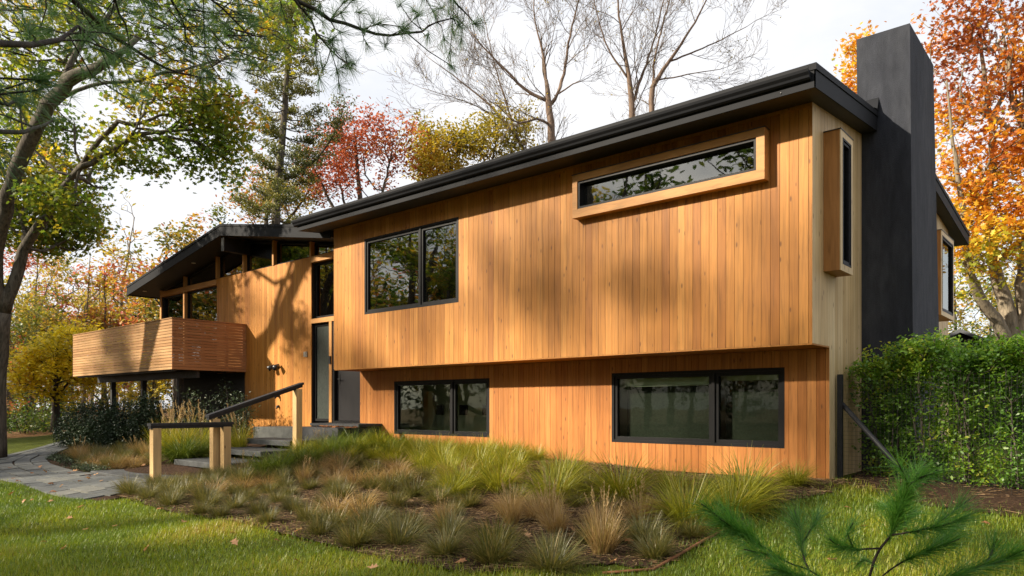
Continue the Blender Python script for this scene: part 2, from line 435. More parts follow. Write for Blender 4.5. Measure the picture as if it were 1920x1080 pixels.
def slab_holes(mb, x0, x1, z0, z1, y0, y1, holes=(), tint=.5):
    """backing wall (facing -y) with rectangular holes, no inner faces"""
    xs = sorted({x0, x1} | {h[0] for h in holes} | {h[1] for h in holes}); zs = sorted({z0, z1} | {h[2] for h in holes} | {h[3] for h in holes})
    full = lambda i, k: 0 <= i < len(xs) - 1 and 0 <= k < len(zs) - 1 and not any(h[0] < (xs[i] + xs[i + 1]) / 2 < h[1] and h[2] < (zs[k] + zs[k + 1]) / 2 < h[3] for h in holes)
    for i in range(len(xs) - 1):
        for k in range(len(zs) - 1):
            if not full(i, k): continue
            a, b, c, d = xs[i], xs[i + 1], zs[k], zs[k + 1]
            q = [[(a, y0, c), (b, y0, c), (b, y0, d), (a, y0, d)], [(a, y1, c), (a, y1, d), (b, y1, d), (b, y1, c)]]
            if not full(i - 1, k): q.append([(a, y0, c), (a, y0, d), (a, y1, d), (a, y1, c)])
            if not full(i + 1, k): q.append([(b, y0, c), (b, y1, c), (b, y1, d), (b, y0, d)])
            if not full(i, k - 1): q.append([(a, y0, c), (a, y1, c), (b, y1, c), (b, y0, c)])
            if not full(i, k + 1): q.append([(a, y0, d), (b, y0, d), (b, y1, d), (a, y1, d)])
            for f in q: mb.polys(f, 4, tint, 1)

XL = -9.97
winA = (-8.94, -6.22, 2.88, 4.43); slot = (-3.49, -.66, 4.05, 4.48)
winB = (-8.81, -6.08, .41, 1.52); winC = (-3.39, -.59, .41, 1.53)
WM = [M['cedar'], M['dark_siding']]

mb = MB()
boards_x(mb, XL, 0, 1.785, 4.80, 0.0, [winA, slot]); slab_holes(mb, XL, -.024, 1.80, 4.80, .0235, .12, [winA, slot])
mb.box(XL, -.0, .002, .68, 1.765, 1.7835, .3)                         # soffit under the overhang
mb.box(XL - .02, XL - .0005, 0.0, .70, 1.79, 4.78, .5)                # hidden left return
mb.box(XL, 0, -.012, .0, 4.755, 4.80, .45)                            # frieze strip under the eave
part('upper_wall', mb, WM, house)
mb = MB()
boards_x(mb, XL, 0, .0, 1.762, .68, [winB, winC]); slab_holes(mb, XL, -.024, .01, 1.762, .7035, .80, [winB, winC])
part('lower_wall', mb, [M['cedar_low'], M['dark_siding']], house)
mb = MB(); mb.box(XL, -.04, .74, .9, -.6, .0, .5); mb.box(-.2, -.04, .9, 9.0, -.6, .0, .5)
part('foundation', mb, M['concrete'], house)

rake = lambda y: 4.80 + SL * min(y, 9.75 - y)
mb = MB()
sbox = (.43, .97, 2.74, 4.54); bbox = (6.46, 7.75, 2.74, 4.36)
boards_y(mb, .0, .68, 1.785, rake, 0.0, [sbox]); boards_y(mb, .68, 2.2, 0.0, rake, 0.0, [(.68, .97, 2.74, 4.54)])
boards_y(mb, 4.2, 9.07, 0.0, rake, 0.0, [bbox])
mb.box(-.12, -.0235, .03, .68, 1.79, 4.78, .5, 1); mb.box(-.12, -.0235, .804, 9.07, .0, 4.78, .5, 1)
part('side_wall', mb, [M['cedar_skylit'], M['dark_siding']], house)
mb = MB()
mb.box(-19.9, -.13, 8.95, 9.07, -.3, 4.78, .5); mb.box(-19.98, -19.86, .69, 9.07, 1.9, 4.4, .5); mb.box(-18.5, -18.4, .74, 9.07, -.5, 1.9, .5)
part('rear_wall', mb, M['dark_siding'], house)

# ---- interior
mb = MB()
mb.box(-18.3, -.13, 4.2, 4.3, 1.80, 4.7); mb.box(XL + .07, -.13, 2.1, 2.2, .05, 1.70); mb.box(-18.3, -.13, .82, 4.2, -.05, .05); mb.box(XL, -.13, .82, 4.2, 1.70, 1.80); mb.box(-19.8, XL - .05, .95, 4.2, 1.90, 2.02)
mb.box(XL - .04, XL + .06, .85, 4.2, .06, 4.7)
part('interior', mb, M['inner'], house)
mb = MB()
for x in (-9.3, -8.55, -7.85):
    mb = MB(); mb.box(x + .3, x + .54, 2.07, 2.098, .80, 1.02); part('wall_picture', mb, M['art'], house)

# ---- main roof
mb = MB()
def zt(y): return 5.005 + SL * min(y + .55, 10.3 - y)
def zb(y): return 4.742 + SL * min(y + .55, 10.3 - y)
X0, X1 = -10.5, .2
mb.prism_yz([(-.55, zb(-.55)), (4.875, zb(4.875)), (10.3, zb(10.3)), (10.3, zt(10.3)), (4.875, zt(4.875)), (-.55, zt(-.55))], X0, X1)
roof = part('roof', mb, M['soffit'], house)
mb = MB()                                                             # fascia boards, drip edge
mb.box(X0, X1 + .014, -.566, -.5505, zb(-.55) - .004, zt(-.55) - .06)
for ya, yb in ((-.566, 4.875), (4.875, 10.316)):
    A = [(X1 + .0005, ya, zb(ya) - .004), (X1 + .014, ya, zb(ya) - .004), (X1 + .014, yb, zb(yb) - .004), (X1 + .0005, yb, zb(yb) - .004)]
    B = [(x, y, zt(y) - .062) for x, y, z in A]; mb.hexa(A + B)
    A = [(X1 - .04, ya - .012, zt(ya) - .06), (X1 + .028, ya - .012, zt(ya) - .06), (X1 + .028, yb, zt(yb) - .06), (X1 - .04, yb, zt(yb) - .06)]
    B = [(x, y, z + .078) for x, y, z in A]; mb.hexa(A + B)
mb.box(X0, X1 - .041, -.578, -.52, zt(-.55) - .058, zt(-.55) + .017)
part('fascia', mb, M['fascia'], house)
mb = MB()
for ya, yb in ((-.52, 4.875), (4.875, 10.25)):
    A = [(X0 + .02, ya, zt(ya) + .003), (X1 - .045, ya, zt(ya) + .003), (X1 - .045, yb, zt(yb) + .003), (X0 + .02, yb, zt(yb) + .003)]
    mb.hexa(A + [(x, y, z + .02) for x, y, z in A])
part('roof_covering', mb, M['roofing'], house)
# gutter, an ogee trough along the front eave
prof = [(-.568, 4.83), (-.60, 4.832), (-.625, 4.85), (-.635, 4.875), (-.665, 4.905), (-.675, 4.935), (-.675, 4.955), (-.66, 4.955), (-.655, 4.93), (-.568, 4.925)]
mb = MB(); mb.prism_yz(prof[::-1], -10.56, .165)
for x in np.arange(-9.8, 0, 1.9): mb.box(x, x + .03, -.67, -.568, 4.956, 4.963)
part('gutter', mb, M['fascia'], house)
mb = MB(); mb.tube([P(1467, 168, 8.75), P(1467, 172, 8.75)], .03, 8); mb.tube([P(1470, 173, 8.70), P(1463, 176, 8.70)], .018, 8)
part('downlight', mb, M['black'], house)

# ---- left wing roof: gable with the ridge running back
RX, GS = -14.9, .167
gt = lambda x: 5.70 - GS * abs(x - RX); gb = lambda x: 5.46 - GS * abs(x - RX)
gl, gr = -20.75, XL - .15
mb = MB()
for a, b in ((gl, RX), (RX, gr)):
    A = [(a, .015, gb(a)), (b, .015, gb(b)), (b, 9.4, gb(b)), (a, 9.4, gb(a))]
    mb.hexa(A + [(a, .015, gt(a)), (b, .015, gt(b)), (b, 9.4, gt(b)), (a, 9.4, gt(a))])
part('wing_roof', mb, M['soffit'], house)
mb = MB()
for a, b in ((gl - .012, RX), (RX, gr)):
    A = [(a, -.012, gb(a) - .03), (b, -.012, gb(b) - .03), (b, .0145, gb(b) - .03), (a, .0145, gb(a) - .03)]
    mb.hexa(A + [(x, y, z + .235) for x, y, z in A])
    A = [(a, -.026, gb(a) + .206), (b, -.026, gb(b) + .206), (b, .05, gb(b) + .206), (a, .05, gb(a) + .206)]
    mb.hexa(A + [(x, y, z + .06) for x, y, z in A])
mb.box(gl - .03, gl - .0125, .0, 9.4, gb(gl) - .03, gt(gl) + .02)
part('wing_fascia', mb, M['fascia'], house)
mb = MB(); mb.box(RX - .07, RX + .07, .06, .86, 5.04, 5.40); part('roof_beam', mb, M['black'], house)
for x, y in ((-17.2, .4), (-20.2, .3)):
    mb = MB(); mb.tube([(x, y, gb(x) - .012), (x, y, gb(x) - .002)], .06, 12); part('downlight', mb, M['white'], house)

# ---- entry wall
EY = .68
side_l = (-11.84, -10.99)
mb = MB()
boards_x(mb, -14.9, -11.84, .1, 4.57, EY); boards_x(mb, -16.41, -14.9, 1.905, 4.57, EY)
slab_holes(mb, -14.9, -11.86, .1, 4.55, EY + .0235, EY + .11); slab_holes(mb, -16.39, -14.9, 1.92, 4.55, EY + .0235, EY + .11)
part('entry_wall', mb, WM, house)
for a in ((-19.98, -16.411, EY - .012, EY + .1, 4.40, 4.555, .4), (-11.839, XL - .02, EY - .012, EY + .1, 4.43, 4.57, .5), (-11.839, XL - .02, EY - .005, EY + .1, 2.97, 3.08, .5)):
    mb = MB(); mb.box(*a); part('transom', mb, M['cedar_trim'], house)
for x, w, z0 in ((-19.93, .10, 1.95), (-18.37, .075, 1.95), (-16.41, .065, 4.571), (-14.96, .065, 4.571), (-13.5, .065, 4.571), (-11.86, .065, 4.571)):
    mb = MB()
    if z0 < 2: mb.box(x - w / 2, x + w / 2, EY - .02, EY + .1, z0, 4.399, .4); mb.box(x - w / 2, x + w / 2, EY - .02, EY + .1, 4.556, gb(x) - .02, .5)
    else: mb.box(x - w / 2, x + w / 2, EY - .02, EY + .1, z0, gb(x) - .02, .5)
    part('window_post', mb, M['cedar_trim_v'], house)
mb = MB(); mb.box(-11.13, -11.03, EY, EY + .12, .62, 2.969, .4)
part('window_post', mb, M['cedar_trim_v'], house)

def inset(poly, d):
    n = len(poly); out = []
    for i in range(n):
        p0, p1, p2 = (np.array(poly[(i + k) % n], float) for k in (-1, 0, 1))
        e1 = (p1 - p0) / np.linalg.norm(p1 - p0); e2 = (p2 - p1) / np.linalg.norm(p2 - p1)
        n1 = np.array([-e1[1], e1[0]]); n2 = np.array([-e2[1], e2[0]])
        A = np.array([n1, n2]); rhs = np.array([n1 @ (p1 + n1 * d), n2 @ (p1 + n2 * d)])
        out.append(tuple(np.linalg.solve(A, rhs)))
    return out

def rect(x0, x1, z0, z1): return [(x0, z0), (x1, z0), (x1, z1), (x0, z1)]
def window(polys, y0, y1, w, parent=house, glass='glass', yg=None, outer=None, outerw=.045, name='window', panename='pane'):
    """black frame round every light; outer = a deeper surround"""
    mb = MB()
    if outer is not None: mb.ring_xz(outer, inset(outer, outerw), y0 - .02, y1 + .04)
    for p in polys: mb.ring_xz(p, inset(p, w), y0, y1)
    f = part(name, mb, M['frame'], parent)
    yg = (y0 + y1) / 2 if yg is None else yg
    for p in polys:
        mb = MB(); mb.prism_xz(inset(p, w - .004), yg, yg + .012)
        part(panename, mb, M[glass], f, top=house)
    return f

b = .045
wa = window([rect(winA[0] + b, -7.275, winA[2] + b, winA[3] - b), rect(-7.235, winA[1] - b, winA[2] + b, winA[3] - b)], .02, .09, .045, outer=rect(*winA))
mb = MB(); mb.box(-7.274, -7.236, .0, .09, winA[2] + b, winA[3] - b); part('mullion', mb, M['frame'], wa, top=house)
wb = window([rect(winB[0] + b, -7.10, winB[2] + b, winB[3] - b), rect(-7.055, winB[1] - b, winB[2] + b, winB[3] - b)], .70, .77, .05, glass='glass_low', outer=rect(*winB))
mb = MB(); mb.box(-7.099, -7.056, .675, .77, winB[2] + b, winB[3] - b); part('mullion', mb, M['frame'], wb, top=house)
wc = window([rect(winC[0] + b, -1.66, winC[2] + b, winC[3] - b), rect(-1.61, winC[1] - b, winC[2] + b, winC[3] - b)], .70, .77, .05, glass='glass_low', outer=rect(*winC))
mb = MB(); mb.box(-1.659, -1.611, .675, .77, winC[2] + b, winC[3] - b); part('mullion', mb, M['frame'], wc, top=house)
mb = MB(); mb.box(-3.25, -1.72, .86, .875, 1.325, 1.49); mb.tube([(-3.25, .868, 1.32), (-1.72, .868, 1.32)], .014, 8); mb.box(-1.5, -.7, .86, .875, 1.37, 1.49)
part('roller_blind', mb, M['blind'], wc, top=house)
for a, b2, z1 in ((-3.22, -1.70, 1.322), (-1.53, -.68, 1.365)):
    mb = MB(); mb.box(a, b2, .885, .89, .43, z1); part('solar_screen', mb, M['screen'], wc, top=house)

# long slot window in its cedar surround
mb = MB()
x0, x1, z0, z1 = -3.58, -.55, 3.92, 4.585
mb.ring_xz(rect(x0, x1, z0, z1), rect(slot[0], slot[1], slot[2], slot[3]), -.15, .0, .5)
ws = part('window', mb, M['cedar_trim'], house)
mb = MB(); fr = rect(slot[0] + .002, slot[1] - .002, slot[2] + .002, slot[3] - .002); mb.ring_xz(fr, inset(fr, .035), -.135, .06); part('window_frame', mb, M['frame'], ws, top=house)
mb = MB(); mb.prism_xz(inset(fr, .033), -.03, -.018); part('pane', mb, M['glass'], ws, top=house)
mb = MB(); mb.box(x0 - .012, x1 + .012, -.162, -.0, z1 + .001, z1 + .012); part('drip_cap', mb, M['black'], ws, top=house)

def side_window(y0, y1, z0, z1, xo, inn, name='window'):
    """boxed window standing out of the right wall"""
    f = .085
    mb = MB()
    mb.hexa([(0, y0, z0), (xo, y0, z0), (xo, y0 + f, z0), (0, y0 + f, z0), (0, y0, z1), (xo, y0, z1), (xo, y0 + f, z1), (0, y0 + f, z1)], .2, 0)
    mb.box(0, xo, y1 - f, y1, z0, z1, .3, 0)
    mb.box(0, xo - .001, y0 + f, y1 - f, z0, z0 + f, .3, 0); mb.box(0, xo - .001, y0 + f, y1 - f, z1 - f, z1, .3, 0)
    mb.box(xo, xo + .012, y0 - .002, y0 + f, z0 - .002, z1, .8, 1); mb.box(xo, xo + .012, y1 - f, y1, z0 - .002, z1, .8, 1)
    mb.box(xo, xo + .012, y0 + f, y1 - f, z0 - .002, z0 + f, .8, 1); mb.box(xo, xo + .012, y0 + f, y1 - f, z1 - f, z1, .8, 1)
    w = part(name, mb, [M['cedar_trim_v'], M['cedar_skylit']], house)  # outer end frame uses the cedar colour with sky light painted in
    mb = MB()
    for k, (a, b2) in enumerate(((f, .0), (f + .035, -.01))):
        ya, yb, za, zb_ = y0 + a, y1 - a, z0 + a, z1 - a; t = .028; xx = xo + .01 - k * .012
        mb.box(xx - .05, xx + .006, ya, ya + t, za, zb_); mb.box(xx - .05, xx + .006, yb - t, yb, za, zb_)
        mb.box(xx - .05, xx + .005, ya + t, yb - t, za, za + t); mb.box(xx - .05, xx + .005, ya + t, yb - t, zb_ - t, zb_)
    part('window_frame', mb, M['frame'], w, top=house)
    mb = MB(); mb.box(xo - .04, xo - .028, y0 + f + .06, y1 - f - .06, z0 + f + .06, z1 - f - .06); part('pane', mb, M['glass'], w, top=house)
    mb = MB(); mb.box(-.002, xo + .02, y0 - .01, y1 + .01, z1 + .001, z1 + .012); part('drip_cap', mb, M['black'], w, top=house)
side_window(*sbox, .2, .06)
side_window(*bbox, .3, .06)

# clerestory and tall lights of the left wing
def cl(x0, x1, z0): return [(x0, z0), (x1, z0), (x1, gb(x1) - .05), (x0, gb(x0) - .05)]
for x0, x1, z0 in ((-19.87, -18.42, 4.56), (-18.32, -16.455, 4.56), (-16.365, -15.01, 4.575), (-14.91, -13.55, 4.575), (-13.45, -11.91, 4.575), (-11.81, XL - .03, 4.575)):
    window([cl(x0, x1, z0)], EY + .07, EY + .13, .04, name='clerestory_window')
for x0, x1 in ((-19.87, -18.42), (-18.32, -16.42)): window([rect(x0, x1, 2.05, 4.395)], EY + .07, EY + .13, .05)
mb = MB(); mb.box(-16.43, -16.412, EY + .02, EY + .1, 2.0, 4.39); part('window_jamb', mb, M['frame'], house)
window([rect(-11.83, XL - .03, 3.085, 4.425)], EY + .10, EY + .16, .06)
window([rect(-11.83, -11.135, .64, 2.965)], EY + .08, EY + .14, .06, glass='frosted', name='sidelight')
# door
mb = MB(); mb.ring_xz(rect(-11.025, XL + .03, .62, 2.965), rect(-10.95, XL - .0, .66, 2.90), EY + .02, EY + .14); part('door_frame', mb, M['frame'], house)
mb = MB(); mb.box(-10.945, XL + .0, EY + .10, EY + .15, .665, 2.895); mb.box(-10.5, XL - .12, EY + .097, EY + .1, .8, 2.75)
door = part('door', mb, M['door'], house)
mb = MB(); mb.tube([(-10.86, EY + .1, 1.62), (-10.86, EY + .04, 1.62), (-10.74, EY + .035, 1.62)], .011, 8); mb.box(-10.885, -10.835, EY + .09, EY + .1, 1.5, 1.74); part('handle', mb, M['black'], door, top=house)
mb = MB(); mb.box(-10.94, XL, EY + .05, EY + .16, .622, .66); part('threshold', mb, M['silver'], house)
mb = MB(); mb.box(-11.11, -11.05, EY - .025, EY - .001, 1.98, 2.16); mb.box(-11.10, -11.06, EY - .03, EY - .025, 2.06, 2.14); part('door_lock', mb, M['black'], house)

# dark lower storey under the balcony
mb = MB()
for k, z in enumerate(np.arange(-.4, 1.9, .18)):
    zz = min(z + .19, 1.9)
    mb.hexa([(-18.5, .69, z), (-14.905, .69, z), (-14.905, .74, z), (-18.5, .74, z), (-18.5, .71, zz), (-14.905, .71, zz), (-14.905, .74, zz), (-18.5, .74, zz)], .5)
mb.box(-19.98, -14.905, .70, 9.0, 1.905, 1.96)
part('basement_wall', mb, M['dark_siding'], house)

# chimney, tapering upwards
mb = MB()
mb.hexa([(.0015, 2.2, -.4), (.70, 2.2, -.4), (.70, 4.24, -.4), (.0015, 4.24, -.4), (-.07, 2.2, 6.46), (.64, 2.2, 6.46), (.64, 3.86, 6.46), (-.07, 3.86, 6.46)])
mb.hexa([(.06, 2.35, 6.461), (.5, 2.35, 6.461), (.5, 3.7, 6.461), (.06, 3.7, 6.461), (.12, 2.4, 6.5), (.44, 2.4, 6.5), (.44, 3.6, 6.5), (.12, 3.6, 6.5)])
ch = part('chimney', mb, M['stucco'], house)
mb = MB()
y0 = 1.95; mb.hexa([(.06, y0, zt(y0) + .02), (.235, y0, zt(y0) + .02), (.235, 2.199, zt(2.2) + .02), (.06, 2.199, zt(2.2) + .02), (.06, 2.12, zt(y0) + .06), (.235, 2.12, zt(y0) + .06), (.235, 2.199, zt(2.2) + .22), (.06, 2.199, zt(2.2) + .22)])
part('flashing', mb, M['fascia'], ch, top=house)

# balcony
BX0, BX1, BY = -21.5, -14.82, -1.28
bal = None
mb = MB(); z = 1.905; k = 0
tt = RNG.beta(2, 2, 60)
while z < 3.12:
    mb.box(BX0, BX1 - .023, BY, BY + .022, z, z + .062, tt[k]); z += .0735; k += 1
mb.box(BX0, BX1, BY - .012, BY + .09, 3.155, 3.178, .5)
for x in (-21.4, -20.0, -18.5, -17.0, -15.6): mb.box(x, x + .07, BY + .023, BY + .09, 1.95, 3.153, .1)
bal = part('balcony_front', mb, M['slat_x'], house)
mb = MB(); z = 1.905; k = 0
while z < 3.12:
    g = .0735 if z > 2.1 else .066
    mb.box(BX1 - .022, BX1, BY, EY - .005, z, z + (.0635 if z > 2.1 else .066), tt[k + 25]); z += .0735; k += 1
mb.box(BX1 - .08, BX1 + .012, BY + .0905, EY - .002, 3.155, 3.178, .5)
for y in (-1.18, -.52, .12, .59): mb.box(BX1 - .09, BX1 - .023, y, y + .07, 1.95, 3.153, .1)
part('balcony_side', mb, M['slat_y'], house)
mb = MB()
for y in np.arange(BY + .1, .65, .145): mb.box(BX0 + .03, BX1 - .03, y, y + .138, 2.01, 2.04, .4)
part('balcony_floor', mb, M['slat_x'], house)
mb = MB()
mb.box(BX0 + .1, -14.92, -.62, -.54, 1.72, 1.90); mb.box(BX0 + .1, -14.92, BY + .10, BY + .16, 1.86, 2.0)
for x in np.arange(BX0 + .1, BX1, .55): mb.box(x, x + .05, BY + .165, .66, 1.905, 2.005)
part('balcony_beam', mb, M['blackwood'], house)
for x in (-20.3, -18.15, -15.9):
    mb = MB(); mb.box(x - .06, x + .06, -.64, -.52, -.5, 1.719); part('balcony_post', mb, M['blackwood'], house)

# porch
mb = MB(); mb.box(-10.9, -9.25, -.35, .66, -.1, .545, .5); part('porch_plinth', mb, M['slate'], house)
mb = MB(); mb.box(-10.95, -9.2, .05, .675, .56, .618, .5); part('porch_step', mb, M['slate'], house)
mb = MB(); mb.box(-13.1, -10.96, -.1, .66, -.1, .50, .5); part('porch_landing', mb, M['concrete'], house)

# ---- fittings screwed on the walls
def fit(name, mb, mats, label, cat, group=None):
    o = bpy.data.objects.new(name, mb.mesh(name, mats)); COL.objects.link(o); return tag(o, label, cat, group)
lamp = thing('wall_lamp', (-13.3, .68, 2.0), 'black twin-headed spotlight on the cedar wall right of the balcony', 'lamp')
mb = MB(); mb.tube([(-13.28, .679, 2.0), (-13.28, .64, 2.0)], .06, 12); part('base', mb, M['black'], lamp)
for a, zz in ((-1, 0), (1, .01)):
    mb = MB(); c = np.array([-13.28 + a * .09, .6, 2.0 + zz]); mb.tube([(-13.28 + a * .02, .645, 2.0), c + (0, .0, .0)], .015, 6)
    mb.tube([c + (0, .03, .03), c + (a * .03, -.05, -.03), c + (a * .06, -.11, -.07)], [.03, .062, .07], 10); part('lamp_head', mb, M['black'], lamp)
mb = MB(); mb.box(-12.13, -11.99, .655, .679, 2.19, 2.31); mb.box(-12.11, -12.03, .645, .655, 2.22, 2.29); fit('doorbell', mb, M['silver'], 'small silver doorbell box on the cedar wall left of the door', 'doorbell')
mb = MB(); mb.tube([(-13.25, .679, 1.27), (-13.25, .6, 1.25)], [.05, .04], 8); mb.tube([(-13.25, .6, 1.27), (-13.25, .58, 1.19)], .022, 8); fit('hose_tap', mb, M['black'], 'small black wall tap on the cedar boards, upper of the two below the spotlight', 'tap')
mb = MB(); mb.tube([(-13.25, .679, .99), (-13.25, .62, .98)], [.04, .03], 8); mb.tube([(-13.25, .63, .98), (-13.25, .615, .93)], .018, 8); fit('hose_tap', mb, M['black'], 'smaller black wall stub on the cedar boards, lower of the two below the spotlight', 'tap')
mb = MB(); mb.box(-9.66, -9.49, .61, .679, .44, .61); mb.box(-9.65, -9.5, .6, .61, .45, .6); fit('outlet_box', mb, M['black'], 'small dark outlet box on the cedar wall left of the lower window', 'outlet')
# ================================================================== GROUND
def in_poly(x, y, poly):
    x = np.asarray(x); y = np.asarray(y); r = np.zeros(x.shape, bool); n = len(poly)
    for i in range(n):
        x1, y1 = poly[i][:2]; x2, y2 = poly[(i + 1) % n][:2]
        c = ((y1 > y) != (y2 > y)) & (x < (x2 - x1) * (y - y1) / (y2 - y1 + 1e-12) + x1); r ^= c
    return r

def dist_poly(x, y, poly):
    x = np.asarray(x, float); y = np.asarray(y, float); d = np.full(x.shape, 1e9); n = len(poly)
    for i in range(n):
        ax, ay = poly[i][:2]; bx, by = poly[(i + 1) % n][:2]
        t = np.clip(((x - ax) * (bx - ax) + (y - ay) * (by - ay)) / ((bx - ax) ** 2 + (by - ay) ** 2 + 1e-9), 0, 1)
        d = np.minimum(d, np.hypot(x - ax - t * (bx - ax), y - ay - t * (by - ay)))
    return d

def sheet(name, xs, ys, mat, dz, mask=None, kind='structure'):
    X, Y = np.meshgrid(xs, ys, indexing='ij'); Z = gz(X, Y) + dz
    v = np.stack([X, Y, Z], -1).reshape(-1, 3); nx, ny = len(xs), len(ys)
    idx = np.arange(nx * ny).reshape(nx, ny)
    q = np.stack([idx[:-1, :-1], idx[1:, :-1], idx[1:, 1:], idx[:-1, 1:]], -1)
    if mask is not None:
        xc = (X[:-1, :-1] + X[1:, 1:]) / 2; yc = (Y[:-1, :-1] + Y[1:, 1:]) / 2
        q = q[mask(xc, yc)]
    q = q.reshape(-1, 4)
    mb = MB(); mb.v.append(v); mb.n = len(v); mb.loops.append(q.reshape(-1)); mb.sizes.append(np.full(len(q), 4)); mb.t.append(np.full(len(q), .5)); mb.mi.append(np.zeros(len(q), int)); mb.sm.append(np.ones(len(q), bool))
    o = bpy.data.objects.new(name, mb.mesh(name, mat)); COL.objects.link(o); o['kind'] = kind; return o

g1 = np.concatenate([np.linspace(-400, -45, 20), np.arange(-40, 30, 1.0), np.linspace(32, 400, 20)])
g2 = np.concatenate([np.linspace(-400, -45, 20), np.arange(-40, 40, 1.0), np.linspace(42, 500, 20)])
sheet('ground', g1, g2, M['litter'], -.06)

bed = [G(*p)[:2] for p in ((212, 932), (330, 962), (480, 988), (640, 1030), (760, 1058), (900, 1079))] + \
      [P(1150, 0, 6.15)[:2], G(1225, 1072)[:2], G(1345, 1000)[:2], G(1450, 948)[:2], G(1560, 925)[:2], (.25, .75), (-.05, .66), (-9.3, .66), (-9.3, -.45), (-9.35, -3.9), (-9.0, -4.6)]
path_c = [(-8.9, -4.5), (-11.2, -4.5), (-13.2, -4.46), (-15.5, -4.36), (-17.2, -4.0), (-18.5, -3.35), (-19.8, -2.55), (-21.5, -1.2), (-24, 1.2), (-26, 3.5)]
def path_dist(x, y):
    x = np.asarray(x, float); y = np.asarray(y, float); d = np.full(x.shape, 1e9)
    for a, b in zip(path_c[:-1], path_c[1:]):
        t = np.clip(((x - a[0]) * (b[0] - a[0]) + (y - a[1]) * (b[1] - a[1])) / ((b[0] - a[0]) ** 2 + (b[1] - a[1]) ** 2), 0, 1)
        d = np.minimum(d, np.hypot(x - a[0] - t * (b[0] - a[0]), y - a[1] - t * (b[1] - a[1])))
    return d
PW = .66
left_bed = [(-12.3, -3.86), (-14.1, -3.78), (-15.6, -3.68), (-16.9, -3.4), (-18.1, -2.75), (-19.4, -1.9), (-20.3, -.6), (-20.5, 1.0), (-18.5, 3.5), (-14.9, .7), (-13.1, .6), (-9.35, .6), (-9.4, -3.8)]
hedge_bed = [(.25, .7), (.35, .15), (1.3, -.45), (2.4, -.75), (4.5, -1.2), (9, -1.6), (9, 1.9), (0, 2.2)]
lawn_ok = lambda x, y: (~in_poly(x, y, bed)) & (~in_poly(x, y, left_bed)) & (~in_poly(x, y, hedge_bed)) & (path_dist(x, y) > PW - .03) & ((y < .5) | (x > 0))
lawn_far = lambda x, y: lawn_ok(x, y) & ((np.hypot(x - 0, y + 6) < 21) | ((y > -3.5) & (y < 1.0) & (x < -18) & (x > -27))) & ((y < -1.0) | (x < -17) | (x > 0))
fine = np.arange(-28, 12, .09)
sheet('lawn', np.arange(-27, 12, .12), np.arange(-20, 14, .12), M['turf'], 0.0, lawn_far)
sheet('mulch_bed', np.arange(-9.6, .6, .07), np.arange(-7, .7, .07), M['mulch'], 0.012, lambda x, y: in_poly(x, y, bed))
sheet('planting_bed', np.arange(-21, -9, .1), np.arange(-4.2, 3.6, .1), M['mulch'], 0.008, lambda x, y: in_poly(x, y, left_bed))
sheet('hedge_bed', np.arange(0, 9, .1), np.arange(-2, 2.3, .1), M['mulch'], 0.008, lambda x, y: in_poly(x, y, hedge_bed))

# flagstone path
pc = np.array(path_c)
def path_at(s):
    seg = np.linalg.norm(np.diff(pc, axis=0), axis=1); cum = np.concatenate([[0], np.cumsum(seg)])
    x = np.interp(s, cum, pc[:, 0]); y = np.interp(s, cum, pc[:, 1])
    x2 = np.interp(s + .4, cum, pc[:, 0]); y2 = np.interp(s + .4, cum, pc[:, 1]); x1 = np.interp(s - .4, cum, pc[:, 0]); y1 = np.interp(s - .4, cum, pc[:, 1])
    t = np.array([x2 - x1, y2 - y1]); t /= np.linalg.norm(t); return np.array([x, y]), np.array([-t[1], t[0]])
mb = MB(); total = 21.0
for r in range(4):
    s = -.1 + random.uniform(0, .5)
    w0 = -PW + r * PW / 2; w1 = w0 + PW / 2
    while s < total:
        L = random.uniform(.55, 1.15); g = .012; pts = []
        for ss, ww in ((s + g, w0 + g), (s + L - g, w0 + g), (s + L - g, w1 - g), (s + g, w1 - g)):
            c, n = path_at(ss); q = c + n * (ww + random.uniform(-.008, .008)); pts.append((q[0], q[1]))
        h = random.uniform(.012, .028); tn = random.random()
        zz = [float(gz(*q)) for q in pts]; tilt = [random.uniform(-.004, .004) for _ in pts]
        order = [0, 1, 2, 3]
        A = sum((pts[i][0] * pts[(i + 1) % 4][1] - pts[(i + 1) % 4][0] * pts[i][1]) for i in range(4))
        if A < 0: order = [3, 2, 1, 0]
        bot = [(pts[i][0], pts[i][1], zz[i] - .05) for i in order]; top = [(pts[i][0], pts[i][1], zz[i] + h + tilt[i]) for i in order]
        mb.hexa(bot + top, tn); s += L
po = bpy.data.objects.new('path', mb.mesh('path', M['stone'])); COL.objects.link(po); po['kind'] = 'structure'
sheet('path_bed', np.arange(-28.5, -8.6, .12), np.arange(-5.7, 3, .12), M['mulch'], -.004, lambda x, y: path_dist(x, y) < PW)

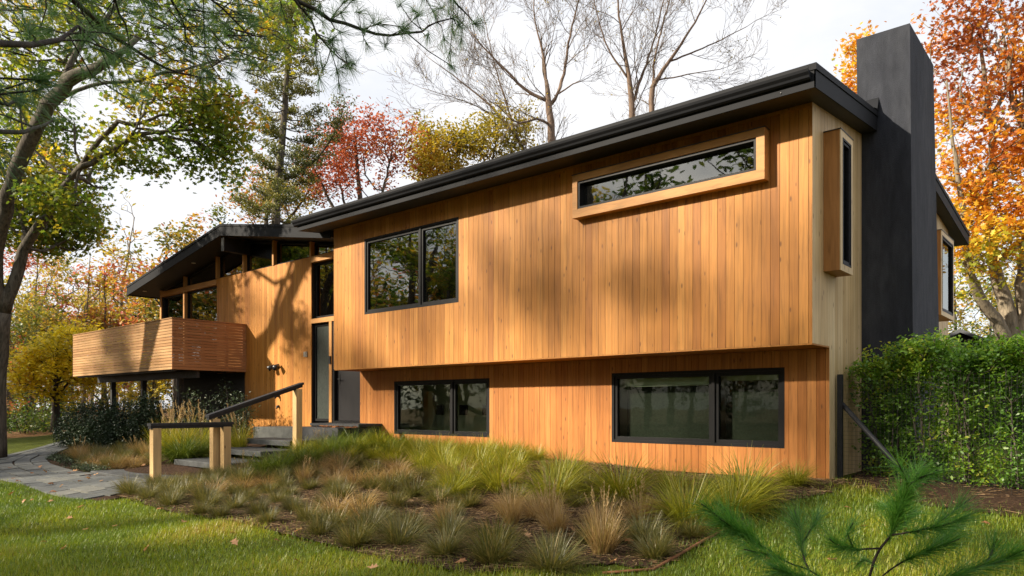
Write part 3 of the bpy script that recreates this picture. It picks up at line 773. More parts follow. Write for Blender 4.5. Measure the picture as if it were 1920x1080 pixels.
# stone steps up to the porch
def slab(name, pts, z0, z1, label, mat='step_stone'):
    mb = MB(); tn = random.random(); b = .012
    c = np.mean(pts, axis=0)
    ins = [tuple(np.array(p) + (c - np.array(p)) / np.linalg.norm(c - np.array(p)) * b * 1.5) for p in pts]
    mb.hexa([(x, y, z0) for x, y in pts] + [(x, y, z1 - b) for x, y in pts], tn)
    n = len(pts); v = [(x, y, z1 - b) for x, y in pts] + [(x, y, z1) for x, y in ins]
    mb.raw(v, [(4, 5, 6, 7)] + [(i, (i + 1) % 4, (i + 1) % 4 + 4, i + 4) for i in range(4)], tn)
    return fit(name, mb, M[mat], label, 'step', 'stone steps up to the porch')
slab('stone_step', [(-12.6, -3.88), (-9.62, -3.88), (-9.62, -2.5), (-12.5, -2.5)], -.6, -.285, 'wide lowest stone step at the end of the flagstone path')
slab('stone_step', [(-11.75, -2.62), (-9.85, -2.62), (-9.85, -1.6), (-11.75, -1.6)], -.19, -.085, 'second stone slab step behind the pale handrail posts')
slab('stone_step', [(-11.9, -1.75), (-9.95, -1.75), (-9.95, -.9), (-11.9, -.9)], .0, .10, 'third stone slab step half hidden by green grass')
slab('stone_step', [(-12.0, -1.0), (-10.1, -1.0), (-10.1, -.3), (-12.0, -.3)], .17, .28, 'topmost stone slab step just below the grey porch block')

# handrails
def rail(name, posts, top, label):
    t = thing(name, (posts[0][0], posts[0][1], posts[0][2]), label, 'handrail', 'wooden handrails beside the steps')
    for (x, y, z, h) in posts:
        mb = MB(); w = .068; mb.box(x - w, x + w, y - w, y + w, z - .2, h, random.random()); part('post', mb, M['post'], t)
    (xa, ya, za), (xb, yb, zb_) = top; mb = MB(); w = .078; q = .0345
    A = [(xa - w, ya, za), (xa + w, ya, za), (xb + w, yb, zb_), (xa - w, yb, zb_)]
    A[3] = (xb - w, yb, zb_)
    mb.hexa(A + [(x, y, z + .045) for x, y, z in A])
    w2 = .05; B = [(xa - w2, ya + .01, za - .05), (xa + w2, ya + .01, za - .05), (xb + w2, yb - .01, zb_ - .05), (xb - w2, yb - .01, zb_ - .05)]
    mb.hexa(B + [(x, y, z + .0495) for x, y, z in B])
    part('rail', mb, M['blackwood'], t); return t
rail('handrail', [(-9.55, -3.93, -.32, .62), (-9.55, -2.68, -.3, .62)], ((-9.55, -4.04, .66), (-9.55, -2.56, .66)), 'short level handrail with black cap on two pale wooden posts')
rail('handrail', [(-9.75, -2.78, -.3, .76), (-9.75, -1.05, .1, 1.34)], ((-9.75, -2.93, .79), (-9.75, -.95, 1.43)), 'sloping handrail with black cap climbing beside the upper steps')

# steel lawn edging at the right of the bed
mb = MB(); pts = [G(1130, 1079), G(1225, 1072), G(1345, 1003), G(1400, 972)]; pts = [p + np.array([0, 0, .02]) for p in pts]
mb.tube(pts, .014, 5); fit('lawn_edging', mb, M['rust'], 'thin rusty edging strip between the mulch bed and the right lawn', 'edging')

# ------------------------------------------------------------------ fence and shed on the right
fn = thing('wire_fence', (.06, .93, 0), 'wire mesh fence with a black post and brace beside the house corner', 'fence')
mb = MB(); mb.box(.03, .095, .9, .96, -.2, 1.42); part('post', mb, M['blackwood'], fn)
mb = MB(); a = np.array([.09, .93, 1.02]); b2 = np.array([1.05, .55, .02]); mb.tube([a, b2], .034, 6); part('brace', mb, M['blackwood'], fn)
fa = np.array([.06, .93]); fb = np.array([5.2, -.55]); A = []; B = []
L = np.linalg.norm(fb - fa); u = (fb - fa) / L
for s in np.arange(.06, L, .055): p = fa + u * s; A.append((p[0], p[1], -.02)); B.append((p[0], p[1], 1.36))
for z in np.arange(.0, 1.37, .055): A.append((fa[0], fa[1], z)); B.append((fb[0], fb[1], z))
mb = MB(); mb.tubes2(A, B, .0013, .0013, 3); part('wire_mesh', mb, M['wire'], fn)
for s in (2.4, 4.4):
    p = fa + u * s; mb = MB(); mb.box(p[0] - .02, p[0] + .02, p[1] - .02, p[1] + .02, -.2, 1.4); part('post', mb, M['black'], fn)

sh = thing('garden_shed', (.2, 16.2, 0), 'dark shed with a grey shingled gable roof behind the hedge', 'shed')
c = P(1835, 640, 22); sx, sy = 1.35, 3.0
mb = MB(); mb.box(c[0] - sx, c[0] + sx, c[1] - sy, c[1] + sy, -.5, 2.25); mb.prism_xz([(c[0] - sx, 2.25), (c[0] + sx, 2.25), (c[0], 2.92)], c[1] - sy, c[1] + sy); part('wall', mb, M['dark_siding'], sh)
mb = MB()
for sg in (-1, 1):
    a = (c[0], 3.0); e = (c[0] + sg * (sx + .3), 2.17)
    pl = [(a[0], a[1]), (e[0], e[1]), (e[0], e[1] + .1), (a[0], a[1] + .1)]
    if sg > 0: pl = [(a[0], a[1]), (e[0], e[1]), (e[0], e[1] + .1), (a[0], a[1] + .1)]
    else: pl = pl[::-1]
    mb.prism_xz(pl, c[1] - sy - .25, c[1] + sy + .25)
part('roof', mb, paint('grey_shingle', (.10, .105, .115), .9, .3, .5, .2, 8), sh)

# lamp on the utility pole far left
q = P(35, 715, 40)
lp = thing('street_lamp', (q[0], q[1], -.4), 'grey pole with a white bell-shaped lamp at the far left', 'street lamp')
mb = MB(); mb.tube([(q[0] + .5, q[1] + .3, -.5), (q[0] + .5, q[1] + .3, 5.4)], .16, 10); part('pole', mb, M['concrete'], lp)
mb = MB(); mb.tube([(q[0] + .5, q[1] + .3, 3.1), (q[0], q[1], 3.2), (q[0] - .5, q[1] - .3, 3.1)], .03, 6); part('arm', mb, M['white'], lp)
mb = MB(); z = q[2]; mb.tube([(q[0] - .5, q[1] - .3, z - .25), (q[0] - .5, q[1] - .3, z - .1), (q[0] - .5, q[1] - .3, z + .12), (q[0] - .5, q[1] - .3, z + .3)], [.5, .46, .22, .1], 14); part('lamp_shade', mb, M['white'], lp)
# ================================================================== VEGETATION
def rot_basis(n, up=0.0, rng=RNG):
    """random orthonormal frames (n,3,3); up>0 biases the leaf plane to lie flat"""
    z = rng.normal(size=(n, 3)); z[:, 2] = np.abs(z[:, 2]) + up; z /= np.linalg.norm(z, axis=1, keepdims=True)
    a = rng.normal(size=(n, 3)); x = np.cross(a, z); x /= np.linalg.norm(x, axis=1, keepdims=True); y = np.cross(z, x)
    return np.stack([x, y, z], 1)
T_QUAD = np.array([(-.5, 0, 0), (0, -.32, .04), (.5, 0, -.03), (0, .32, .04)])
T_LEAF = np.array([(-.5, 0, 0), (-.15, -.26, .03), (.25, -.2, .03), (.55, 0, -.05), (.25, .2, .03), (-.15, .26, .03)])
T_OAK = np.array([(-.5, 0, 0), (-.28, -.12, .0), (-.22, -.36, .03), (.0, -.17, .0), (.14, -.40, .02), (.24, -.14, -.02), (.6, 0, -.08), (.24, .14, -.02), (.14, .40, .02), (.0, .17, 0), (-.22, .36, .03), (-.28, .12, 0)])
T_NARROW = np.array([(-.5, 0, 0), (0, -.17, .02), (.5, 0, -.04), (0, .17, .02)])
def leaves(mb, pos, size, tint, tmpl=T_LEAF, up=.6, rng=RNG):
    n = len(pos); R = rot_basis(n, up, rng); s = np.broadcast_to(np.asarray(size, float), (n,))
    v = np.einsum('kj,njc->nkc', tmpl, R) * s[:, None, None] + np.asarray(pos)[:, None, :]
    mb.polys(v.reshape(-1, 3), len(tmpl), np.clip(tint, 0, 1))

def resample(pts, rad, step=.4, jit=.0, rng=RNG):
    pts = np.asarray(pts, float); rad = np.asarray(rad, float)
    if len(pts) > 2:   # catmull-rom
        out = []; ro = []
        ext = np.vstack([2 * pts[0] - pts[1], pts, 2 * pts[-1] - pts[-2]])
        for i in range(len(pts) - 1):
            p0, p1, p2, p3 = ext[i:i + 4]; n = max(2, int(np.linalg.norm(p2 - p1) / step))
            for t in np.arange(n) / n:
                out.append(.5 * ((2 * p1) + (-p0 + p2) * t + (2 * p0 - 5 * p1 + 4 * p2 - p3) * t * t + (-p0 + 3 * p1 - 3 * p2 + p3) * t ** 3)); ro.append(rad[i] * (1 - t) + rad[i + 1] * t)
        out.append(pts[-1]); ro.append(rad[-1]); pts = np.array(out); rad = np.array(ro)
    else:
        n = max(2, int(np.linalg.norm(pts[1] - pts[0]) / step) + 1); t = np.linspace(0, 1, n)[:, None]
        pts = pts[0] * (1 - t) + pts[1] * t; rad = rad[0] * (1 - t[:, 0]) + rad[1] * t[:, 0]
    if jit: pts[1:-1] += rng.normal(size=(len(pts) - 2, 3)) * jit
    return pts, rad

def ellip(n, c, r, shell=.5, rng=RNG):
    d = rng.normal(size=(n, 3)); d /= np.linalg.norm(d, axis=1, keepdims=True)
    return np.asarray(c) + d * (rng.random((n, 1)) ** (shell / 1.5)) * np.asarray(r)

def branch_net(mbw, limbs, att, tip=.006, maxr=None, rise=.3, jit=.12, kbias=.35, sides=5, rng=RNG):
    """limbs: list of (pts, rad).  Link every attractor to the nearest wood; pipe-model radii."""
    nodes = []; par = []; plen = []; fixed = []
    for pts, rad in limbs:
        mbw.tube(pts, rad, 8 if rad[0] > .05 else 6, rng.random())
        start = len(nodes); acc = 0
        for i, p in enumerate(pts):
            if i: acc += np.linalg.norm(pts[i] - pts[i - 1])
            nodes.append(p); par.append(-1); plen.append(acc * .5); fixed.append(rad[i])
    order = np.argsort([min(np.linalg.norm(a - n) for n in np.array(nodes)[::3]) for a in att])
    N = np.zeros((len(nodes) + len(att) * 4 + 10, 3)); N[:len(nodes)] = nodes; PL = np.zeros(len(N)); PL[:len(nodes)] = plen
    cnt = len(nodes); par = par + [-1] * (len(N) - cnt); nfix = cnt
    tips = []
    for ai in order:
        a = att[ai]; d = np.linalg.norm(N[:cnt] - a, axis=1); dz = a[2] - N[:cnt, 2]
        cost = d + kbias * PL[:cnt] + np.maximum(0, rise * d - dz) * 1.2 * (d > .15)
        k = int(np.argmin(cost)); L = d[k]; m = 1 if L < .35 else (2 if L < 1.1 else 3)
        prev = k; p0 = N[k].copy()
        for j in range(1, m + 1):
            t = j / (m); q = p0 + (a - p0) * t
            q[2] += .10 * L * math.sin(math.pi * t) * (1 if rise >= 0 else -1)
            if j < m: q += rng.normal(size=3) * jit * min(L, 1.2) * .6
            N[cnt] = q; par[cnt] = prev; PL[cnt] = PL[prev] + L / m; prev = cnt; cnt += 1
        tips.append(prev)
    w = np.zeros(cnt)
    for t in tips: w[t] += tip ** 2.3
    for i in range(cnt - 1, nfix - 1, -1):
        if w[i] == 0: w[i] = tip ** 2.3
        p = par[i]
        if p >= nfix: w[p] += w[i]
    r = w ** (1 / 2.3)
    A, B, ra, rb = [], [], [], []
    for i in range(nfix, cnt):
        p = par[i]; rp = r[p] if p >= nfix else min(r[i] * 1.15, fixed[p])
        A.append(N[p]); B.append(N[i]); ra.append(min(rp, r[i] * 1.3)); rb.append(r[i])
    if A:
        ra = np.array(ra); rb = np.array(rb)
        big = rb > .02
        if big.any(): mbw.tubes2(np.array(A)[big], np.array(B)[big], ra[big], rb[big], 6, .5)
        if (~big).any(): mbw.tubes2(np.array(A)[~big], np.array(B)[~big], ra[~big], rb[~big], 3, .5)
    return N[tips]

def tree(name, base, label, cat, limbs, att, mats, leaf=None, group=None, tip=.006, rise=.3, jit=.12, kbias=.35, wood='trunk', tintfn=None):
    """leaf: dict(n per cluster, r cluster radius, size, tmpl, up)"""
    t = thing(name, base, label, cat, group)
    mb = MB(); tips = branch_net(mb, limbs, att, tip, None, rise, jit, kbias); part('trunk', mb, mats[0], t)
    if leaf:
        n = leaf['n']; k = len(tips); pos = np.repeat(tips, n, 0) + RNG.normal(size=(k * n, 3)) * leaf['r'] * np.array([1, 1, .75])
        ct = RNG.normal(size=k) * leaf.get('cv', .16)
        if tintfn is not None: ct = ct + tintfn(tips)
        else: ct = ct + .5
        tint = np.repeat(ct, n) + RNG.normal(size=k * n) * leaf.get('lv', .12)
        keep = RNG.random(k * n) < leaf.get('keep', 1)
        mb = MB(); leaves(mb, pos[keep], leaf['size'] * RNG.uniform(.6, 1.25, keep.sum()), tint[keep], leaf.get('tmpl', T_LEAF), leaf.get('up', .6)); part('crown', mb, mats[1], t)
    return t

def limb_px(pts):
    """[(px,py,depth,radius)...] -> smooth limb in the world"""
    return resample([P(a, b, c) for a, b, c, r in pts], [r for a, b, c, r in pts], .3, .015)

# ---------------- grass tufts
def tuft_mesh(name, n, H, R, mat, lean=(.05, .9), bend=(.2, 1.0), w=.006, tmid=.5, tv=.2, base=.07, plumes=0, seed=0, up=1.0):
    rng = np.random.default_rng(seed)
    a = rng.uniform(0, 2 * math.pi, n); l = rng.uniform(*lean, n); b = rng.uniform(*bend, n); L = H * rng.uniform(.55, 1.15, n) * 1.15
    br = base * np.sqrt(rng.random(n)); ba = a + rng.normal(size=n) * .6
    s = np.array([0, .35, .7, 1.0])
    ang = l[:, None] + b[:, None] * s[None, :] ** 1.3
    dr = np.sin(ang); dz = np.cos(ang)
    ds = np.diff(s, prepend=0)
    rr = np.cumsum(dr * ds, 1) * L[:, None] * R; zz = np.cumsum(dz * ds, 1) * L[:, None]
    cx = br * np.cos(ba); cy = br * np.sin(ba)
    X = cx[:, None] + rr * np.cos(a)[:, None]; Y = cy[:, None] + rr * np.sin(a)[:, None]
    tw = a + math.pi / 2 + rng.normal(size=n) * .5
    wd = w * np.array([1.0, .95, .7, .15])[None, :] * rng.uniform(.7, 1.2, (n, 1))
    ox = np.cos(tw)[:, None] * wd / 2; oy = np.sin(tw)[:, None] * wd / 2
    Z = np.maximum(zz, -.05)
    v = np.stack([np.stack([X - ox, Y - oy, Z], -1), np.stack([X + ox, Y + oy, Z], -1)], 2)
    mb = MB(); mb.grid(v, 4, 2, np.clip(tmid + rng.normal(size=n) * tv, 0, 1))
    if plumes:
        m = plumes; aa = rng.uniform(0, 2 * math.pi, m); le = rng.uniform(.05, .45, m); LL = H * rng.uniform(1.15, 1.6, m)
        A = np.zeros((m, 3)); B = np.stack([np.cos(aa) * np.sin(le) * LL, np.sin(aa) * np.sin(le) * LL, np.cos(le) * LL], 1)
        mb.tubes2(A, B, .0022, .0012, 3, .3, 1)
        k = 34; t = rng.random((m, k)); ax = B / np.linalg.norm(B, axis=1, keepdims=True)
        p = B[:, None, :] * (.74 + .28 * t[..., None]); p = p.reshape(-1, 3); a2 = np.repeat(ax, k, 0)
        dd = a2 + rng.normal(size=p.shape) * .35; dd /= np.linalg.norm(dd, axis=1, keepdims=True); sd = np.cross(dd, rng.normal(size=p.shape)); sd /= np.linalg.norm(sd, axis=1, keepdims=True)
        L = .045 * H / .5; v = np.stack([p, p + dd * L * .5 + sd * .0028, p + dd * L, p + dd * L * .5 - sd * .0028], 1)
        mb.polys(v.reshape(-1, 3), 4, rng.random(m * k), 1)
    return mb.mesh(name, [mat, M['plume']])
def blob(px, py, d, rx, ry, rd, n, shell=.55):
    c = P(px, py, d); e = ellip(n, (0, 0, 0), (rx * d / FPX, rd, ry * d / FPX), shell)
    return c + e[:, :1] * RIGHT + e[:, 1:2] * FWD + e[:, 2:3] * UP
def base_of(px, d, py=None):
    p = P(px, 800, d); return (p[0], p[1], float(gz(p[0], p[1])) - .05)
def ntint(scale=.5, amp=.4, mid=.5, hz=0.0, z0=0, seed=0.0):
    return lambda pts: np.array([mid + amp * mnoise.noise(Vector(p * scale) + Vector((seed, 0, 0))) * 1.4 + hz * (p[2] - z0) for p in pts])
def stem(px, d, pts):
    b = base_of(px, d); q = [np.array(b)] + [P(a, c, dd) for a, c, dd, r in pts]
    return b, resample(q, [pts[0][3] * 1.25] + [r for *_, r in pts], .35, .012)

# ---- the big oak at the left edge
b, l0 = stem(-14, 18.4, [(-10, 720, 18.3, .27), (4, 585, 18.0, .22)])
limbs = [l0,
    limb_px([(4, 585, 18.0, .17), (-8, 500, 17.6, .17), (2, 420, 17.2, .17), (30, 320, 16.6, .17), (60, 255, 16.2, .165), (95, 195, 15.8, .16), (128, 155, 15.4, .15), (165, 132, 15.2, .12), (204, 115, 15.1, .09), (260, 70, 15.1, .05)]),
    limb_px([(4, 585, 18.0, .2), (24, 535, 17.9, .15), (45, 470, 17.8, .13), (70, 425, 17.5, .11), (90, 405, 17.2, .09), (120, 350, 17, .075), (150, 315, 16.8, .07), (175, 304, 16.6, .065), (208, 282, 16.5, .06), (261, 253, 16.5, .05), (315, 246, 16.6, .035), (385, 240, 16.8, .02)]),
    limb_px([(150, 315, 16.8, .06), (190, 262, 16.6, .055), (222, 230, 16.5, .05), (252, 235, 16.5, .045), (300, 215, 16.6, .03), (370, 208, 16.8, .02)]),
    limb_px([(232, 268, 16.5, .03), (255, 240, 16.4, .025), (262, 225, 16.3, .015)]),
    limb_px([(110, 175, 15.6, .08), (140, 100, 15.6, .06), (200, 30, 15.8, .05), (260, -40, 16, .03)]),
    limb_px([(95, 195, 15.8, .05), (170, 160, 15.9, .04), (260, 150, 16, .035), (340, 130, 15.8, .03), (430, 110, 16.5, .02)])]
att = np.vstack([blob(85, 400, 19.3, 120, 80, .9, 300), blob(40, 270, 19.4, 110, 100, .9, 230), blob(100, 60, 17.5, 150, 90, 1.2, 170), blob(300, 45, 17, 190, 80, 1.4, 110),
    blob(335, 185, 16.8, 125, 55, 1.0, 100), blob(405, 225, 17.2, 80, 65, .9, 100), blob(295, 290, 16.8, 115, 42, .8, 66), blob(425, 295, 17.2, 45, 55, .7, 42), blob(215, 250, 16.5, 45, 45, .6, 14),
    blob(140, 320, 18.6, 70, 45, .7, 45), blob(105, 375, 16.5, 75, 60, .4, 55), blob(30, 180, 17.5, 60, 90, .6, 50), blob(500, 60, 18, 100, 60, 1, 75), blob(60, 445, 19.0, 85, 35, .7, 45), blob(150, 430, 19.2, 55, 40, .7, 40)])
tree('oak_tree', b, 'large leaning green and yellow oak at the left edge of the path', 'tree', limbs, att, (M['bark'], M['leaf_oak']),
     dict(n=14, r=.19, size=.145, tmpl=T_OAK, up=.5, cv=.10, lv=.13), tip=.006, rise=-.1, tintfn=ntint(.55, .40, .44))

# ---- conifer behind the wing roof
b, l0 = stem(510, 28, [(517, 415, 28, .17), (530, 250, 28, .13), (541, 80, 28, .08), (549, -60, 28, .03)])
mbw = MB(); mbw.tube(l0[0], l0[1], 8)
pos = []; tin = []
tr = l0[0]
for k, y in enumerate(np.arange(-40, 425, 15.5)):
    zt_ = P(0, y, 28)[2]; c = np.array([np.interp(zt_, tr[:, 2], tr[:, i]) for i in range(3)])
    for j in range(random.choice((3, 4, 4, 5))):
        a = random.uniform(0, 6.28); Lb = random.uniform(.8, 1.75) * (.5 + .5 * min(1, (y + 80) / 200)); up_ = random.uniform(-.22, .12)
        d = np.array([math.cos(a), math.sin(a), 0]); s = np.linspace(0, 1, 6)
        pts = c + d[None] * (Lb * s)[:, None] + UP[None] * (Lb * (up_ * s - .35 * s * (1 - s) + .22 * s ** 3))[:, None]
        mbw.tube(pts, np.linspace(.026, .006, 6), 4, .5, 0, False)
        tb_ = RNG.normal() * .12
        for t, m, sg in ((.93, 105, .17), (.70, 70, .15), (.45, 34, .12)):
            if t < .9 and random.random() < .3: continue
            i = min(4, int(t * 5)); f = t * 5 - i; p = pts[i] + (pts[i + 1] - pts[i]) * f + np.array([0, 0, .05])
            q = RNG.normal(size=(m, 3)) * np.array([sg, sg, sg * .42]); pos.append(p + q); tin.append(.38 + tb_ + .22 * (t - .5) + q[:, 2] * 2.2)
l2 = limb_px([(522, 345, 28, .07), (560, 322, 28, .06), (595, 295, 27.8, .05), (622, 258, 27.5, .035), (640, 215, 27.3, .02), (648, 192, 27.2, .012)]); mbw.tube(l2[0], l2[1], 6)
for q in range(75):
    t = RNG.random() ** .6; i = int(t * (len(l2[0]) - 1)); m = 22
    p = l2[0][i] + RNG.normal(size=3) * np.array([.34, .25, .3]) * (.4 + .6 * t) + (0, 0, .10); mbw.tubes2([l2[0][i]], [p], .008, .004, 3)
    pos.append(p + RNG.normal(size=(m, 3)) * .11); tin.append(np.full(m, .12 + RNG.random() * .35))
t = thing('conifer_tree', b, 'tall narrow conifer with yellowish needle tufts rising behind the wing roof', 'tree'); part('trunk', mbw, M['bark'], t)
mb = MB(); leaves(mb, np.vstack(pos), .14, np.concatenate(tin) + RNG.normal(size=sum(map(len, tin))) * .1, T_NARROW, .0); part('crown', mb, M['needle_spruce'], t)

# ---- red and gold trees beyond the roof
def clumped(n0, blobs, k=7, spread=.35):
    """attractors gathered into sprays so that sky shows between them"""
    out = []
    for (px, py, d, rx, ry, rd, n) in blobs:
        c = blob(px, py, d, rx, ry, rd, max(2, n // k)); out.append((c[:, None, :] + RNG.normal(size=(len(c), k, 3)) * spread).reshape(-1, 3))
    return np.vstack(out)
b, l0 = stem(690, 32, [(688, 560, 32, .2), (682, 450, 32, .15), (672, 340, 32, .09), (664, 240, 32, .03)])
limbs = [l0, limb_px([(686, 500, 32, .1), (640, 420, 32, .08), (605, 350, 31.8, .05), (585, 310, 31.5, .02)]), limb_px([(684, 480, 32, .1), (705, 400, 32, .07), (725, 330, 32.2, .05), (738, 260, 32.4, .02)]), limb_px([(686, 520, 32, .08), (650, 400, 32.5, .06), (630, 300, 32.5, .03)])]
att = clumped(0, [(668, 250, 32, 55, 45, 1.6, 110), (615, 300, 32, 55, 42, 1.5, 85), (712, 275, 32, 45, 50, 1.5, 95), (660, 335, 32, 90, 35, 1.5, 90), (745, 262, 32, 25, 30, 1, 28)])
tree('maple_tree', b, 'red-leaved maple standing beyond the gutter of the roof', 'tree', limbs, att, (M['bark'], M['leaf_red']), dict(n=16, r=.23, size=.15, tmpl=T_LEAF, cv=.1, lv=.14), tip=.007, tintfn=ntint(.5, .4, .42))
b, l0 = stem(505, 33, [(505, 520, 33, .14), (500, 420, 33, .10), (510, 330, 33, .03)])
att = clumped(0, [(500, 345, 33, 45, 35, 1.2, 70), (555, 365, 33, 60, 45, 1.2, 85), (470, 385, 33, 40, 30, 1.2, 50), (590, 330, 33, 40, 45, 1.2, 50)])
tree('maple_tree', b, 'coral and green maple around the conifer trunk, above the wing roof', 'tree', [l0, limb_px([(503, 460, 33, .08), (550, 400, 33, .06), (590, 340, 33, .03)])], att, (M['bark'], M['leaf_mix']), dict(n=14, r=.22, size=.15, tmpl=T_LEAF, cv=.16, lv=.12), tip=.007, tintfn=ntint(.7, .55, .58, 0, 0, 9.))
b, l0 = stem(870, 34, [(870, 560, 34, .2), (868, 430, 34, .14), (850, 330, 34, .08), (835, 250, 34, .03)])
limbs = [l0, limb_px([(869, 470, 34, .1), (900, 370, 34, .07), (925, 290, 34, .04), (935, 240, 34, .02)]), limb_px([(869, 480, 34, .1), (820, 380, 34, .06), (790, 310, 34, .03)])]
att = clumped(0, [(830, 285, 34, 65, 42, 1.8, 120), (920, 270, 34, 65, 38, 1.8, 120), (785, 310, 34, 35, 38, 1.4, 50), (965, 250, 34, 35, 22, 1.2, 36), (860, 330, 34, 80, 30, 1.5, 60)])
tree('golden_tree', b, 'round golden-olive tree beyond the gutter, right of the red maple', 'tree', limbs, att, (M['bark'], M['leaf_gold']), dict(n=30, r=.26, size=.16, tmpl=T_LEAF, cv=.12, lv=.13), tip=.007, tintfn=ntint(.6, .4, .5))

# ---- bare trees
def grow(acc, p, d, L, r, depth):
    n = 4; q = np.array(p)
    for k in range(n):
        d = d + RNG.normal(size=3) * .13 + UP * .07; d /= np.linalg.norm(d); e = q + d * L / n
        r2 = r * (1 - .16 * (k + 1)); acc.append((q, e, r * (1 - .16 * k), r2)); q = e
        if depth > 0 and (k > 0 or depth > 1):
            for c in range(2 if depth > 1 and random.random() < .35 else 1):
                if random.random() < .86:
                    v = RNG.normal(size=3); v -= d * (v @ d); v /= np.linalg.norm(v); a = random.uniform(.4, .85)
                    grow(acc, q, d * math.cos(a) + v * math.sin(a) + UP * .12, L * random.uniform(.5, .72), r2 * .62, depth - 1)
def bare(px, d, main, limbs, blobs, label, dens=1.0):
    main = [q[:3] + (q[3] * .78,) for q in main]; limbs = [[q[:3] + (q[3] * .7,) for q in l] for l in limbs]
    b, l0 = stem(px, d, main); acc = []; mb = MB()
    for li, (pts, rad) in enumerate([l0] + [limb_px(l) for l in limbs]):
        mb.tube(pts, rad, 8, .5); m = len(pts)
        for i in range(2, m - 1):
            t = i / (m - 1)
            if (P(0, 330, d)[2] > pts[i][2]) or random.random() > .46 * dens: continue
            dd = pts[i + 1] - pts[i]; dd /= np.linalg.norm(dd); v = RNG.normal(size=3); v -= dd * (v @ dd); v /= np.linalg.norm(v); a = random.uniform(.5, 1.0)
            grow(acc, pts[i], dd * math.cos(a) + v * math.sin(a) + UP * .15, random.uniform(1.0, 2.2), max(.010, min(rad[i] * .5, .028)), 3)
        dd = pts[-1] - pts[-2]; grow(acc, pts[-1], dd / np.linalg.norm(dd), 1.6, rad[-1], 3)
    A, B, ra, rb = (np.array([q[k] for q in acc]) for k in range(4))
    ra = np.maximum(ra, .0055); rb = np.maximum(rb, .0048)
    t = thing('bare_tree', b, label, 'tree', 'bare trees beyond the roof'); part('trunk', mb, M['bark_red'], t)
    mb = MB(); mb.tubes2(A, B, ra, rb, 3, .5); k = RNG.random(len(B)) < .02; leaves(mb, B[k] + RNG.normal(size=(k.sum(), 3)) * .04, .08, RNG.random(k.sum()), T_QUAD); mb.mi[-1][:] = 1; part('crown', mb, [M['bark_twig'], M['leaf_gold']], t)
    return t
bare(1040, 27, [(1034, 400, 27, .22), (1033, 258, 27, .19), (1028, 190, 27, .15), (1024, 150, 27, .09)],
     [[(1028, 190, 27, .10), (985, 168, 27, .085), (945, 128, 26.8, .06), (905, 88, 26.6, .04), (878, 55, 26.5, .02)], [(1029, 200, 27, .11), (1050, 165, 27, .09), (1062, 110, 27.2, .07), (1072, 50, 27.3, .05), (1090, -20, 27.4, .03), (1098, -80, 27.4, .015)],
      [(1026, 165, 27, .09), (1020, 110, 27, .06), (1005, 45, 27, .04), (998, -40, 27, .02)], [(1033, 235, 27, .08), (1005, 222, 26.7, .06), (975, 232, 26.4, .05), (950, 215, 26.2, .03)], [(1040, 180, 27, .05), (1075, 158, 26.9, .035), (1095, 150, 26.8, .02)]],
     [(1000, 60, 27, 115, 130, 2.6, 190), (925, 100, 26.8, 75, 70, 1.5, 80), (1075, 40, 27.3, 55, 100, 1.6, 90), (960, 205, 26.5, 60, 30, 1, 40)], 'thick forked bare tree rising left of the other bare trees over the roof edge')
bare(1187, 30, [(1186, 400, 30, .2), (1185, 205, 30, .17), (1178, 140, 30, .13), (1165, 60, 30, .07), (1152, -50, 30, .03)],
     [[(1185, 195, 30, .1), (1212, 120, 30.2, .07), (1238, 30, 30.4, .04), (1250, -60, 30.4, .02)], [(1180, 150, 30, .07), (1140, 90, 29.8, .05), (1118, 20, 29.6, .03), (1105, -50, 29.6, .015)]],
     [(1175, 50, 30, 85, 120, 2.2, 170), (1130, 110, 29.8, 50, 60, 1.4, 50)], 'bare tree with two upright stems, middle of the bare trees over the roof')
bare(1224, 31, [(1222, 400, 31, .19), (1222, 190, 31, .16), (1235, 145, 31, .12), (1275, 85, 31, .07), (1320, 10, 31, .04), (1345, -60, 31, .02)],
     [[(1224, 180, 31, .09), (1228, 110, 31.2, .06), (1250, 20, 31.4, .04), (1270, -60, 31.4, .02)], [(1255, 115, 31, .06), (1330, 85, 31.2, .04), (1400, 50, 31.3, .02)], [(1235, 150, 31, .05), (1290, 140, 31, .035), (1350, 130, 31, .02)]],
     [(1300, 60, 31, 105, 110, 2.4, 200), (1380, 70, 31.2, 65, 60, 1.6, 90), (1250, 60, 31, 60, 100, 1.5, 70)], 'spreading bare tree just left of the roof corner, rightmost of the bare trees')
bare(1010, 34, [(1005, 400, 34, .13), (985, 290, 34, .1), (930, 210, 34, .07), (880, 165, 34, .045), (800, 105, 34, .015)],
     [[(975, 275, 34, .06), (930, 130, 34.2, .04), (905, 20, 34.4, .02)], [(940, 225, 34, .05), (870, 190, 33.8, .03), (790, 165, 33.7, .015)]],
     [(850, 165, 34, 85, 60, 2, 110), (905, 110, 34.2, 45, 90, 1.5, 60)], 'thin slanting bare tree fanning left over the golden tree')

